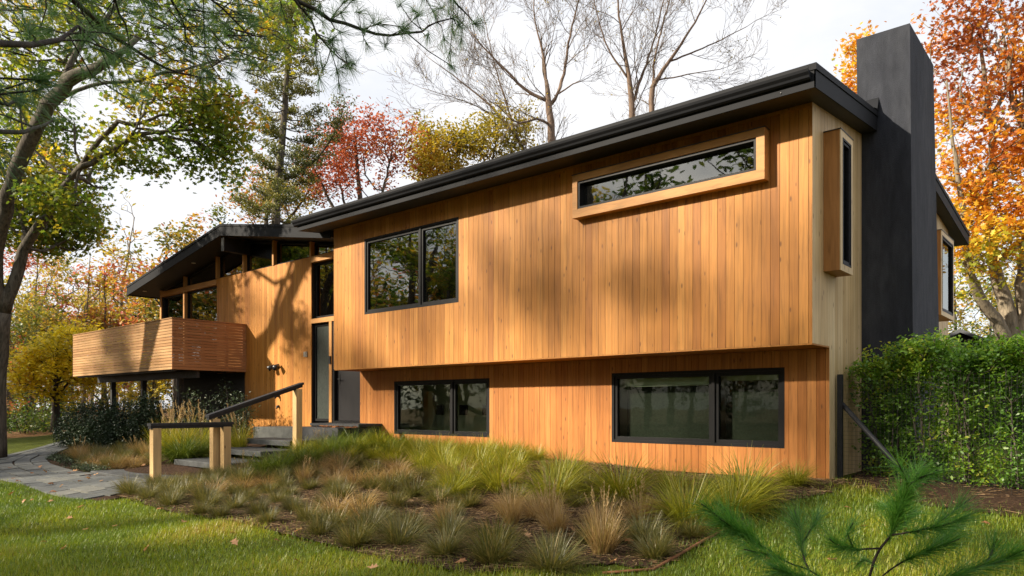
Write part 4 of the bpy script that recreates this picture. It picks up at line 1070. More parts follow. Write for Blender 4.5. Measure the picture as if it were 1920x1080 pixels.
# ---- orange maple on the right
b, l0 = stem(1897, 20, [(1893, 690, 20, .33), (1890, 645, 20, .30)])
limbs = [l0, limb_px([(1889, 650, 20, .2), (1868, 600, 19.8, .16), (1838, 555, 19.6, .14), (1820, 520, 19.4, .12), (1812, 450, 19.2, .09), (1800, 360, 19.1, .07), (1785, 250, 19, .04), (1775, 150, 19, .02)]),
    limb_px([(1892, 645, 20, .22), (1890, 580, 20.1, .2), (1872, 530, 20.1, .17), (1862, 480, 20.1, .14), (1850, 390, 20.2, .11), (1862, 280, 20.2, .09), (1848, 160, 20.2, .06), (1835, 40, 20.2, .03)]),
    limb_px([(1900, 650, 20, .2), (1916, 590, 20, .15), (1914, 530, 20, .13), (1925, 440, 20, .11), (1930, 300, 20, .09), (1900, 190, 19.8, .06), (1880, 60, 19.6, .03)]),
    limb_px([(1862, 480, 20.1, .12), (1900, 470, 19.8, .1), (1960, 380, 19.5, .08), (2000, 200, 19.4, .05)]),
    limb_px([(1905, 250, 19.8, .06), (1850, 215, 19.4, .04), (1800, 190, 19, .02)]), limb_px([(1850, 390, 20, .06), (1815, 350, 19.4, .04), (1775, 335, 19, .02)])]
att = clumped(0, [(1835, 55, 20, 80, 70, 1.6, 150), (1905, 150, 20, 70, 90, 1.6, 150), (1795, 190, 19.6, 45, 60, 1.3, 90), (1835, 300, 19.4, 80, 60, 1.5, 150), (1905, 340, 19.4, 50, 80, 1.5, 130), (1815, 400, 19.2, 60, 50, 1.3, 120), (1890, 430, 19.2, 60, 45, 1.3, 120),
    (1825, 470, 19, 55, 30, 1.2, 80), (1795, 530, 19.4, 22, 22, .8, 18), (1990, 250, 19.6, 70, 200, 1.6, 130)], 6, .28)
red_top = lambda pts: np.array([.58 + .38 * mnoise.noise(Vector(p * .8)) * 1.3 - .095 * (p[2] - 7.6) for p in pts])
tree('maple_tree', b, 'large orange maple with several pale stems behind the hedge, right of the chimney', 'tree', limbs, att, (M['bark_pale'], M['leaf_orange']), dict(n=12, r=.17, size=.15, tmpl=T_OAK, cv=.08, lv=.12), tip=.007, rise=.1, tintfn=red_top)
b, l0 = stem(1640, 27, [(1640, 500, 27, .18), (1632, 250, 27, .1), (1612, 120, 27, .03)])
att = clumped(0, [(1603, 125, 27, 22, 42, .9, 48), (1640, 150, 27, 40, 60, 1, 50), (1612, 85, 27, 10, 14, .5, 10)], 5, .22)
tree('maple_tree', b, 'orange tree mostly hidden behind the chimney, seen left of it', 'tree', [l0], att, (M['bark_pale'], M['leaf_orange']), dict(n=16, r=.2, size=.16, tmpl=T_OAK, cv=.1, lv=.1), tip=.007, tintfn=lambda p: np.full(len(p), .68))

# ---- background woods
def gentree(name, base, H, R, n, leaf, label, cat='tree', group=None, bark='bark', lean=0.06, low=.22, size=.2, per=20, mid=.5, amp=.45, r0=None, kk=6, keep=1.0, tip=.008, seed=0.0):
    base = np.array(base, float); r0 = r0 or H * .014
    top = base + np.array([RNG.normal() * lean * H, RNG.normal() * lean * H, H * .93])
    mid_ = base * .5 + top * .5 + np.append(RNG.normal(size=2) * .02 * H, 0)
    limbs = [resample([base, mid_, top], [r0, r0 * .6, r0 * .1], .5, .02)]
    for k in range(5):
        f = random.uniform(low + .05, .7); p = base + (top - base) * f; a = random.uniform(0, 6.28); L = R * random.uniform(.6, .95)
        d = np.array([math.cos(a), math.sin(a), 0]); limbs.append(resample([p, p + d * L * .5 + UP * L * .45, p + d * L + UP * L * .9], [r0 * .38, r0 * .26, r0 * .08], .5, .03))
    c = ellip(max(3, n // kk), base + (top - base) * (low + (1.06 - low) * .52), (R, R, H * (1.08 - low) * .5), .75)
    att = (c[:, None, :] + RNG.normal(size=(len(c), kk, 3)) * (.09 * R + .12)).reshape(-1, 3)
    return tree(name, tuple(base), label, cat, limbs, att, (M[bark], M[leaf]), dict(n=per, r=.24, size=size, tmpl=T_LEAF, cv=.12, lv=.13, keep=keep), group, tip, .25, .14, .3, tintfn=ntint(.45, amp, mid, 0, 0, seed))
def wood_at(px, d, topy, R, leaf, label, **kw):
    b = base_of(px, d); H = P(0, topy, d)[2] - b[2]
    return gentree(kw.pop('name', 'woodland_tree'), b, H, R, kw.pop('n', 150), leaf, label, 'tree', 'woodland trees left of the house', seed=px * .1, **kw)
W1 = wood_at(330, 33, 415, 2.3, 'leaf_mix', 'red and yellow tree directly behind the sloping wing roof', n=230, mid=.62, low=.3)
W2 = wood_at(262, 37, 470, 2.4, 'leaf_mix', 'mixed yellow and pink tree above the middle of the balcony railing', n=190, mid=.55, low=.15)
W3 = wood_at(155, 35, 440, 2.6, 'leaf_gold', 'thin pale-trunked gold tree standing above the left end of the balcony', n=120, mid=.6, keep=.7, bark='bark_pale')
W4 = wood_at(205, 44, 500, 3.2, 'leaf_gold', 'olive gold tree far behind the balcony', n=170, mid=.45, low=.1)
W5 = wood_at(60, 40, 455, 2.8, 'leaf_gold', 'sparse gold tree right of the big oak trunk', n=130, mid=.5, low=.1, keep=.7)
W6 = wood_at(18, 46, 480, 3.0, 'leaf_red', 'pinkish red tree just right of the oak trunk, far back', n=150, low=.1)
W7 = wood_at(110, 50, 500, 3.4, 'leaf_mix', 'reddish mixed tree far behind the small yellow tree', n=170, mid=.7, low=.05)
W8 = wood_at(300, 42, 540, 2.2, 'leaf_green', 'green tree low behind the balcony corner', n=150, mid=.6, low=.05)
W9 = wood_at(215, 39, 385, 1.6, 'leaf_gold', 'nearly bare pale tree with fine twigs beside the oak foliage', n=110, keep=.06, bark='bark_pale')
W10 = wood_at(405, 40, 400, 1.3, 'leaf_green', 'grey green tree tip peeping over the wing roof ridge', n=60, mid=.3, low=.5)
W11 = wood_at(55, 33, 590, 1.9, 'leaf_mix', 'rusty mixed low tree beside the oak trunk', n=110, mid=.35, low=.05)
W12 = wood_at(190, 36, 465, 2.4, 'leaf_mix', 'yellow and pink tree with thin trunk above the left end of the balcony rail', n=180, mid=.5, low=.1, keep=.8)
W13 = wood_at(118, 37, 560, 2.2, 'leaf_green', 'green tree behind the small yellow tree', n=170, mid=.75, low=.05)
W14 = wood_at(285, 34, 560, 1.9, 'leaf_gold', 'low gold tree just over the balcony railing corner', n=140, mid=.6, low=.1)
k = 0
def far_lab(px): return 'far woodland tree in the mass of autumn colour beyond the path and lawn'
for (src, px, d, s) in ((W2, -60, 48, 1.2), (W4, 30, 62, 1.3), (W7, 100, 70, 1.2), (W5, 170, 66, 1.2), (W6, 240, 70, 1.15), (W1, 285, 60, 1.0), (W8, -10, 55, 1.1), (W8, 140, 60, .9), (W4, 330, 72, 1.2), (W2, 60, 80, 1.3), (W7, -100, 70, 1.3), (W6, 190, 90, 1.4), (W11, 120, 46, .9), (W11, 230, 52, 1.0), (W11, 10, 60, 1.0), (W8, 75, 44, .55), (W8, 270, 56, .8), (W11, 165, 75, 1.2)):
    c = P(px, 800, d); copy_thing(src, (c[0], c[1], float(gz(c[0], c[1])) - .05), random.uniform(0, 6.28), s * random.uniform(.9, 1.1), far_lab(px), 'far woodland trees beyond the lawn')

# small yellow tree by the balcony
b, l0 = stem(107, 26, [(106, 745, 26, .10), (105, 690, 26, .07), (110, 630, 26, .02)])
limbs = [l0, limb_px([(106, 750, 26, .05), (75, 725, 25.8, .035), (50, 712, 25.6, .015)]), limb_px([(106, 745, 26, .05), (135, 710, 25.8, .035), (160, 690, 25.6, .015)]), limb_px([(106, 720, 26, .05), (140, 660, 26, .03), (158, 625, 26, .015)])]
att = clumped(0, [(110, 690, 26, 70, 20, 1.4, 110), (150, 640, 26, 45, 30, 1.2, 90), (60, 705, 25.8, 42, 22, 1, 60), (165, 690, 25.6, 30, 25, 1, 50), (105, 735, 26, 55, 12, 1, 40), (75, 660, 26, 35, 15, 1, 36), (185, 705, 26.5, 30, 15, .8, 30)], 6, .2)
tree('yellow_tree', b, 'small bright yellow maple left of the balcony', 'tree', limbs, att, (M['bark_dark'], M['leaf_yellow']), dict(n=22, r=.17, size=.14, tmpl=T_OAK, up=1.6, cv=.1, lv=.13), tip=.006, rise=.0, tintfn=ntint(.8, .3, .55))

# low green shrubs and thin saplings at the far left
def bush(name, base, r, h, n, leaf, label, group, size=.06, per=14, stems=6, tmpl=T_LEAF, tint=(.5, .3), rc=.09, top=0.0, zmin=.08, wood='bark_dark', cat='shrub', shoots=0):
    base = np.array(base, float); limbs = []
    for k in range(stems):
        a = random.uniform(0, 6.28); q = base + np.array([math.cos(a), math.sin(a), 0]) * r * .12; e = base + np.array([math.cos(a) * r * .55, math.sin(a) * r * .55, h * random.uniform(.7, .95)])
        limbs.append(resample([q, q * .5 + e * .5 + UP * .05 * h, e], [.014, .010, .004], .18, .012))
    c = ellip(n, (0, 0, 0), (1, 1, 1), .6); c[:, 2] = np.abs(c[:, 2]) ** (1 - top * .5) * np.where(RNG.random(n) < .86, 1, .5)
    rr = .72 + .28 * np.sqrt(np.clip(1 - (c[:, 2] - .5) ** 2, 0, 1))
    if top > 1: c[:, 2] = 1 - RNG.random(n) ** 1.7 * .97; rr = .55 + .45 * c[:, 2]
    att = base + np.stack([c[:, 0] * r * rr, c[:, 1] * r * rr, zmin * h + c[:, 2] * h * (1 - zmin)], 1)
    for k in range(shoots):
        a = random.uniform(0, 6.28); q = random.uniform(0, .8) * r; u = np.arange(1, 7)[:, None] / 6 * random.uniform(.12, .30)
        att = np.vstack([att, base + np.array([math.cos(a) * q, math.sin(a) * q, h * .93]) + u * np.array([math.cos(a) * .25, math.sin(a) * .25, 1.0])])
    return tree(name, tuple(base), label, cat, limbs, att, (M[wood], M[leaf]), dict(n=per, r=rc, size=size, tmpl=tmpl, up=.5, cv=.12, lv=.14), group, .003, .2, .1, .3, tintfn=ntint(1.6, tint[1], tint[0], 0, 0, base[0]))
for (px, d, r, h, lab) in ((45, 28, 1.0, 1.5, 'bushy green shrub nearest the oak trunk at the far lawn edge'), (75, 30, .9, 1.3, 'green shrub beneath the small yellow tree'), (20, 32, 1.0, 1.2, 'low green shrub half hidden by the oak trunk')):
    bush('green_shrub', base_of(px, d), r, h, 60, 'leaf_green', lab, None, .11, 14, tint=(.4, .3), rc=.16)
for (px, d, topy) in ((82, 31, 640), (66, 33, 650), (121, 34, 655), (96, 29, 690)):
    b = base_of(px, d); e = P(px + random.uniform(-12, 12), topy, d)
    t = thing('sapling', b, 'thin bare sapling among the shrubs beneath the yellow tree', 'tree', 'bare saplings at the wood edge'); mb = MB(); pts, rd = resample([b, (np.array(b) + e) / 2 + RNG.normal(size=3) * .12, e], [.05, .035, .012], .4, .01); mb.tube(pts, rd, 6); part('trunk', mb, M['bark'], t)

# ---- dark evergreens right of the house, behind the maple
c = P(1830, 800, 30); 
for (px, d, h, r, lab) in ((1830, 27, 3.6, 2.0, 'dark green evergreen bush behind the shed roof'), (1900, 28, 4.2, 2.2, 'dark green evergreen behind the maple stems'), (1770, 32, 4.0, 2.2, 'dark green evergreen beside the chimney foot')):
    bush('evergreen_shrub', base_of(px, d), r, h, 120, 'leaf_green', lab, None, .16, 22, tint=(.25, .3), rc=.25)
for (src, px, d, s, lab) in ((W5, 1800, 45, 1.2, 'gold tree far behind the maple on the right, nearest the chimney'), (W5, 1880, 50, 1.2, 'gold tree far behind the maple stems at the right edge'), (W4, 1930, 42, 1.1, 'olive tree far behind at the right edge'), (W8, 1850, 40, 1.1, 'green tree far behind the shed roof')):
    c = P(px, 800, d); copy_thing(src, (c[0], c[1], -.4), random.uniform(0, 6), s, lab, 'distant trees right of the house')

# ---- trees in front of the house, out of frame: they are mirrored in the panes and dapple the walls
def shade_tree(base, H, R, nc, label, low=.5):
    base = np.array(base, float); top = base + (0, 0, H * .9); limbs = [resample([base, base + (.2, .1, H * .5), top], [.32, .2, .04], .5, .02), resample([base + (.05, .03, H * .2), base + (R * .3, -.2, H * .45), base + (R * .6, -.4, H * .75)], [.2, .14, .03], .5, .02)]
    c = ellip(nc, base + (0, 0, H * (low + 1) / 2), (R, R, H * (1 - low) / 2), .8)
    att = (c[:, None, :] + RNG.normal(size=(nc, 22, 3)) * np.array([.55, .55, .36])).reshape(-1, 3)
    return tree('lawn_tree', tuple(base), label, 'tree', limbs, att, (M['bark'], M['leaf_oak']), dict(n=16, r=.25, size=.22, tmpl=T_LEAF), None, .008, .2, .14, .3, tintfn=ntint(.5, .4, .4))
shade_tree((-26.5, -22.0, -.5), 19.5, 4.8, 6, 'tall clumped tree across the lawn opposite the wing', .66)
shade_tree((-19.8, -24.0, -.5), 21.5, 4.6, 6, 'tall clumped tree across the lawn opposite the front door', .66)
shade_tree((-33, -22.5, -.5), 20.0, 4.4, 6, 'tall clumped tree across the lawn opposite the balcony', .66)
shade_tree((-28.0, -19.0, -.5), 14.5, 4.6, 16, 'thick forked tree across the path mirrored in the upstairs window', .38)
for (x, y, s) in ((-20.5, -30, 2.4), (-10, -27, 2.2), (-30, -26, 1.5)):
    copy_thing(W8, (x, y, -.55), random.uniform(0, 6), s, 'tall green tree mirrored in the panes from across the lawn', 'green trees across the lawn mirrored in the panes')
for (src, x, y, s, lab) in ((W2, -19, -33, 1.45, 'tall tree far across the lawn mirrored in the upstairs window'), (W1, -33, -26, 1.5, 'tall tree in front of the wing mirrored in its clerestory'), (W4, -11, -33, 1.6, 'olive tree opposite the long slot window'), (W8, -4, -30, 2.2, 'green tree opposite the slot window'),
                          (W8, 3, -30, 1.9, 'green tree opposite the right house corner'), (W5, -38, -18, 1.6, 'gold tree opposite the balcony'), (W8, -26, -33, 2.3, 'green tree far across the lawn opposite the door'), (W4, 14, -24, 1.6, 'olive tree across the right lawn'), (W1, -32, -8, 1.2, 'mixed tree beyond the path end'), (W8, -1, -40, 2.8, 'tall green tree farthest across the lawn')):
    copy_thing(src, (x, y, -.55), random.uniform(0, 6), s, lab, None)
for k in range(20):
    a = math.radians(192 + k * 7.0); r = random.uniform(56, 66); copy_thing((W8, W4, W8, W2)[k % 4], (-4 + r * math.cos(a), -4 + r * math.sin(a), -.5), random.uniform(0, 6), random.uniform(2.2, 2.9), 'tree in the wood across the lawn facing the house', 'wood across the lawn, facing the house')
for k in range(22):
    a = math.radians(188 + k * 6.6); r = random.uniform(38, 50); copy_thing((W8, W2, W4, W8, W11)[k % 5], (-4 + r * math.cos(a), -4 + r * math.sin(a), -.5), random.uniform(0, 6), random.uniform(1.5, 2.1), 'tree in the wood across the lawn facing the house', 'wood across the lawn, facing the house')
# ---------------- privet hedge behind the wire fence
for k in range(9):
    x = .5 + k * .52; y = 1.55 - k * .13 + random.uniform(-.08, .08)
    h = (1.74, 1.98, 1.76, 1.92, 1.72, 1.94, 1.8, 1.9, 1.84)[k] * .98
    bush('privet_shrub', (x, y, -.05), .53, h * .95, 430, 'leaf_hedge', 'green privet bush in the hedge behind the wire fence', 'privet hedge behind the wire fence', .054, 14, 8, T_LEAF, (.5, .38), .06, 1.6, .02, wood='bark', shoots=9)
# ---------------- clipped dark hedge and looser evergreens under the balcony
for k, (px, d) in enumerate(((143, 20.6), (168, 20.2), (194, 19.8), (222, 19.4), (252, 19.0), (282, 18.6))):
    p = P(px, 800, d)
    bush('holly_shrub', (p[0], p[1], float(gz(p[0], p[1])) - .03), .56, 1.28 + .03 * k, 280, 'leaf_dark', 'dark clipped holly bush in the row under the balcony', 'clipped holly hedge under the balcony', .055, 20, 4, T_LEAF, (.4, .4), .08, .3, .03)
for (px, d, r, h, lab) in ((318, 18.6, .62, 1.62, 'loose grey-green evergreen bush at the right end of the dark hedge'), (372, 18.0, .5, 1.4, 'dark evergreen bush before the charcoal siding, behind the tan plumes'), (425, 18.0, .55, 1.5, 'dark evergreen bush left of the sloping handrail'), (452, 17.6, .42, 1.25, 'small dark evergreen bush at the cedar wall corner'), (345, 19.6, .45, 1.2, 'dark evergreen bush deepest under the balcony')):
    p = P(px, 800, d); bush('evergreen_bush', (p[0], p[1], float(gz(p[0], p[1])) - .03), r, h, 90, 'leaf_dark', lab, None, .07, 18, 6, T_NARROW, (.6, .5), .10, .2, .05)

# ---------------- ornamental grasses
def proto(name, meshes): return meshes
TG = [tuft_mesh('green_tuft', 800, .50, 1.0, M['grass_green'], (.02, .9), (.3, 1.6), .0075, .48, .2, .12, 0, 20 + i) for i in range(5)]
TL = [tuft_mesh('lush_tuft', 650, .62, 1.0, M['grass_lush'], (.1, .9), (.6, 1.6), .0085, .42, .2, .11, 0, 40 + i) for i in range(3)]
TT = [tuft_mesh('dry_tuft', 600, .33, 1.2, M['grass_tan'], (.1, 1.25), (.4, 1.9), .0058, .5, .22, .10, 0, 60 + i) for i in range(5)]
TX = [tuft_mesh('dry_upright_tuft', 420, .46, .8, M['grass_tan'], (.02, .65), (.1, .9), .0055, .55, .2, .10, 6, 80 + i) for i in range(4)]
TF = [tuft_mesh('fescue_tuft', 700, .27, 1.1, M['grass_fescue'], (.05, 1.2), (.1, .9), .0050, .42, .2, .09, 0, 100 + i) for i in range(5)]
TP = [tuft_mesh('plume_grass', 480, .75, .9, M['grass_green'], (.02, .6), (.2, 1.0), .0065, .55, .2, .12, 13, 120 + i) for i in range(3)]
def put(ms, x, y, sc, name, label, group, rz=None, dz=0):
    o = bpy.data.objects.new(name, random.choice(ms)); COL.objects.link(o)
    o.location = (x, y, float(gz(x, y)) + dz); o.rotation_euler = (random.gauss(0, .1), random.gauss(0, .1), random.uniform(0, 6.28))
    o.scale = (sc * random.uniform(.9, 1.1), sc * random.uniform(.9, 1.1), sc * random.uniform(.88, 1.12)); return tag(o, label, 'ornamental grass', group)
GL = ('green_grass_tuft', 'leafy yellow-green grass tuft in the rows along the cedar wall', 'green grass tufts along the cedar wall')
DL = ('dry_grass_tuft', 'straw-coloured dry grass tuft on the dark mulch bed', 'dry grass tufts in the middle of the mulch bed')
FL = ('fescue_tuft', 'small dense grey-green fescue tuft at the front edge of the mulch bed', 'fescue tufts along the front of the mulch bed')
# by hand where the photo shows them clearly
used = []
def putp(ms, px, py, sc, lab):
    p = G(px, py); used.append((p[0], p[1])); put(ms, p[0], p[1], sc, *lab)
for px, py, s in ((1490, 912, .72), (1395, 945, 1.1), (1372, 968, .95), (1262, 930, .8), (1285, 985, 1.0), (1165, 940, 1.2), (1060, 905, .95), (1040, 940, 1.05), (965, 892, .8), (935, 925, .9), (870, 915, .85), (845, 930, .85), (910, 893, .75)): putp(TG, px, py, s, GL)
for px, py, s in ((690, 1000, 1.0), (750, 1022, 1.15), (845, 1006, .95), (930, 1022, 1.1), (925, 1058, 1.1), (1033, 1070, 1.15), (1210, 1015, 1.05), (625, 990, .9), (575, 978, .8), (485, 965, .8), (600, 1002, .8), (1120, 1022, .95), (835, 1040, 1.0), (440, 955, .8), (395, 950, .8), (240, 925, .9), (280, 935, .8), (310, 925, .8)): putp(TF, px, py, s, FL)
for px, py, s in ((1030, 985, .85), (1045, 1002, .7), (1130, 1040, .8), (1130, 1000, .75), (1200, 985, .75), (960, 985, .7), (830, 985, .6)): putp(TX, px, py, s, DL)
# the rest of the rows
def free(x, y, r): return all((x - a) ** 2 + (y - b) ** 2 > r * r for a, b in used)
bp = np.array(bed); n = 0
for tries in range(9000):
    x = random.uniform(-9.5, .2); y = random.uniform(-6.6, .5)
    if not bool(in_poly(np.array([x]), np.array([y]), bed)[0]): continue
    if x > -9.2 and y > -.45 and x < -9.0: continue
    edge = float(dist_poly(np.array([x]), np.array([y]), bed[:11])[0]); lim = -1.6 + .12 * (x + 9) * .3
    wall = .68 - y
    green_d = 2.1 if x < -2.5 else 1.7
    dens = .36 if x < -4.5 else .43
    if wall < green_d and x < -4.6:
        if wall < .2 or not free(x, y, .38): continue
        used.append((x, y)); put(TG if (x > -7.4 or random.random() < .4) else TL, x, y, random.uniform(.6, .9) * (1.0 if wall > .5 else .8), *GL)
    elif wall < green_d:
        continue
    elif edge < .10: continue
    elif edge < .75 and x > -7.5:
        if not free(x, y, .44) or random.random() < .25: continue
        used.append((x, y)); put(TF, x, y, random.uniform(.6, 1.0), *FL)
    else:
        if not free(x, y, .31 if x < -4.5 else .45): continue
        if x > -3.6 and random.random() < .7: continue
        used.append((x, y)); r = random.random()
        if x < -7 and r < .45: put(TF, x, y, random.uniform(.65, 1.0), 'fescue_tuft', 'olive grass tuft among the dry ones before the handrail posts', 'olive grass tufts before the handrail')
        elif r < .62: put(TT, x, y, random.uniform(.65, 1.1), *DL)
        elif r < .68: put(TX, x, y, random.uniform(.5, .8), *DL)
        else: put(TF, x, y, random.uniform(.6, .95), 'fescue_tuft', 'olive fescue tuft among the dry ones in the middle of the bed', 'olive fescue tufts in the middle of the bed')
    n += 1
    if n > 380: break
# around the steps and rails
lush = ('lush_grass', 'arching fresh green grass clump beside the stone steps', 'arching green grasses beside the steps')
plm = ('plume_grass', 'tall grass with tan feathery plumes behind the handrail', 'plumed grasses behind the handrail')
for px, py, d, s in ((345, 850, 15.2, 1.15), (330, 858, 15.0, .8), (372, 846, 15.6, .9), (492, 882, 12.6, .85), (525, 884, 12.5, .95), (560, 872, 12.9, .9), (590, 862, 13.3, .85), (620, 850, 13.7, .8), (650, 848, 13.8, .7), (672, 846, 13.8, .65)):
    p = P(px, py, d); used.append((p[0], p[1])); put(TL, p[0], p[1], s, *lush)
for px, d, s in ((318, 16.6, .95), (348, 16.4, 1.05), (378, 16.2, 1.0), (296, 16.8, .8), (452, 15.8, .8), (600, 14.2, .5)):
    p = P(px, 800, d); put(TP, p[0], p[1], s, *plm)
# left bed: pale low tufts and the dark ground-cover edge
cnt = 0
for tries in range(3000):
    x = random.uniform(-20, -12.4); y = random.uniform(-3.9, -1.5)
    if not bool(in_poly(np.array([x]), np.array([y]), left_bed)[0]): continue
    if float(path_dist(np.array([x]), np.array([y]))[0]) < PW + .5 or not free(x, y, .36): continue
    pr = np.array([x, y, 0]) - CAM; dd = pr @ FWD; px = 960 + FPX * (pr @ RIGHT) / dd
    if px > 292 or px < 85 or dd > 18.8: continue
    used.append((x, y)); put(TT if random.random() < .35 else (TF if random.random() < .75 else TX), x, y, random.uniform(.75, 1.0), 'pale_grass_tuft', 'pale tan and green grass tuft in the bed between path and dark hedge', 'pale grass tufts in the bed beside the path'); cnt += 1
    if cnt > 75: break
for k in range(12):
    t_ = k / 11; q = np.array([np.interp(t_, [0, .4, .75, 1], [-12.7, -14.3, -16.2, -17.2]), np.interp(t_, [0, .4, .75, 1], [-3.62, -3.55, -3.33, -3.05])]); p = (q[0], q[1])
    bush('ground_cover', (p[0], p[1], float(gz(p[0], p[1])) - .02), .2, .16, 22, 'leaf_dark', 'small dark green ground-cover clump edging the path bed', 'ground-cover clumps edging the path bed', .045, 16, 2, T_NARROW, (.75, .4), .05, cat='ground cover')

# ---------------- lawn blades
N = 900000
d = np.sqrt(RNG.uniform(4.2 ** 2, 15 ** 2, N)); px = RNG.uniform(-60, 1980, N)
pos = CAM[None] + d[:, None] * (FWD[None] + RIGHT[None] * ((px - 960) / FPX)[:, None])
jx = RNG.normal(size=N) * .19; jy = RNG.normal(size=N) * .19
ok = lawn_ok(pos[:, 0] + jx, pos[:, 1] + jy) & (path_dist(pos[:, 0], pos[:, 1]) > PW - .03); ok &= (pos[:, 1] < .9)
pos = pos[ok]; d = d[ok]
thin = np.array([mnoise.noise(Vector((x * 1.7, y * 1.7, 7))) + .6 * mnoise.noise(Vector((x * .5, y * .5, 1))) for x, y in pos[:, :2]]); ok = RNG.random(len(pos)) < np.clip(1.05 - 1.6 * np.maximum(thin - .12, 0), .12, 1); pos = pos[ok]; d = d[ok]
keep = RNG.random(len(pos)) < np.clip(1.25 - d / 14, .25, 1); pos = pos[keep]; d = d[keep]
if len(pos) > 380000: pos = pos[:380000]; d = d[:380000]
pos[:, 2] = gz(pos[:, 0], pos[:, 1]) - .004
n = len(pos); a = RNG.uniform(0, 6.283, n); le = RNG.uniform(.1, 1.0, n); pn = np.array([mnoise.noise(Vector((x * .9, y * .9, 0))) for x, y in pos[:, :2]]); p2 = np.array([mnoise.noise(Vector((x * .28, y * .28, 3))) for x, y in pos[:, :2]])
L = RNG.uniform(.03, .075, n) * (1 + .5 * pn); wv = RNG.uniform(.0022, .0042, n) * (d / 6.5) ** .6
t1 = pos + np.stack([np.cos(a) * np.sin(le) * L, np.sin(a) * np.sin(le) * L, np.cos(le) * L], 1)
sd_ = np.stack([-np.sin(a), np.cos(a), np.zeros(n)], 1) * wv[:, None]
mb = MB(); mb.polys(np.stack([pos - sd_, pos + sd_, t1], 1).reshape(-1, 3), 3, np.clip(.40 + .42 * pn + .5 * p2 + RNG.normal(size=n) * .17, 0, 1))
o = bpy.data.objects.new('grass', mb.mesh('grass', M['grass_lawn'])); COL.objects.link(o); o['kind'] = 'stuff'
# loose litter on the mulch: needles, straw, chips
N = 44000; x = RNG.uniform(-9.6, 3.4, N); y = RNG.uniform(-6.8, 1.5, N); ok = in_poly(x, y, bed) | (in_poly(x, y, hedge_bed) & (RNG.random(N) < .22)); x = x[ok]; y = y[ok]; n = len(x)
A = np.stack([x, y, gz(x, y) + .018 + RNG.random(n) * .015], 1); a = RNG.uniform(0, 6.28, n); L = RNG.uniform(.02, .15, n); B = A + np.stack([np.cos(a) * L, np.sin(a) * L, RNG.normal(size=n) * .008], 1)
mb = MB(); mb.tubes2(A, B, .0026, .0016, 3, RNG.random(n)); o = bpy.data.objects.new('mulch_litter', mb.mesh('mulch_litter', M['straw'])); COL.objects.link(o); o['kind'] = 'stuff'

# ---------------- fallen leaves
LM = []
for k in range(5):
    mb = MB(); v = T_OAK.copy(); v[:, 2] += .18 * v[:, 1] ** 2 * 4 * random.choice((-1, 1, 1)) + .12 * np.sin(v[:, 0] * 4 + k); c_ = np.array([[0.02, 0, v[:, 2].mean()]])
    vv = np.vstack([v, c_]); mb.raw(vv, [(i, (i + 1) % 12, 12) for i in range(12)], [.15, .4, .6, .8, .95][k], 0, True); LM.append(mb.mesh('fallen_leaf', M['dryleaf']))
def leaf_at(p, lab, grp, s=.12, dz=.03):
    o = bpy.data.objects.new('fallen_leaf', random.choice(LM)); COL.objects.link(o); o.location = (p[0], p[1], float(gz(p[0], p[1])) + dz); o.rotation_euler = (random.uniform(-.5, .5), random.uniform(-.5, .5), random.uniform(0, 6.28)); s *= random.uniform(.7, 1.2); o.scale = (s, s, s); tag(o, lab, 'leaf', grp)
for px, py in ((45, 945), (60, 942), (95, 945), (150, 955), (215, 993), (130, 978), (345, 985), (440, 1025), (80, 1023), (120, 1035), (275, 1037), (435, 1005), (160, 1000), (300, 960), (560, 1060), (20, 930), (520, 1020), (700, 1072), (1590, 960), (1620, 995), (1700, 1000), (1780, 975), (1850, 990), (1500, 1000), (1440, 1055), (1560, 1060)): leaf_at(G(px, py), 'dry brown leaf lying on the lawn', 'fallen leaves on the lawn', .095, .045)
for px, py in ((35, 905), (25, 900), (95, 910), (115, 915), (60, 890), (150, 905), (165, 900), (18, 880), (190, 905), (100, 925)): leaf_at(G(px, py), 'dry brown leaf lying on the flagstone path', 'fallen leaves on the path', .11, .035)
for px, py in ((75, 878), (85, 888), (130, 890), (140, 886), (165, 894), (180, 893), (260, 873), (268, 876)): leaf_at(G(px, py), 'curled brown leaf on the soil beside the path', 'fallen leaves on the bed edge', .13, .04)
for px, py in ((675, 935), (990, 965), (1070, 965), (1170, 980), (1075, 1000), (1240, 1000), (1150, 1060), (865, 1060), (700, 1020), (1290, 995), (1300, 960), (1180, 1022), (990, 1010), (880, 940), (560, 1000), (400, 930), (392, 925)): leaf_at(G(px, py), 'dry brown leaf lying among the grass tufts on the mulch', 'fallen leaves on the mulch bed', .11, .035)
mb = MB(); p = np.array([-10.0, .0, .58])
for k in range(26): q = p + np.array([random.uniform(-.1, 1.0), random.uniform(-.3, .04), random.uniform(-.03, .0)]); leaves(mb, np.array([q]), .13, np.array([random.random() * .6]), T_OAK, 3.0)
o = fit('leaf_drift', mb, M['dryleaf'], None, None); o['kind'] = 'stuff'

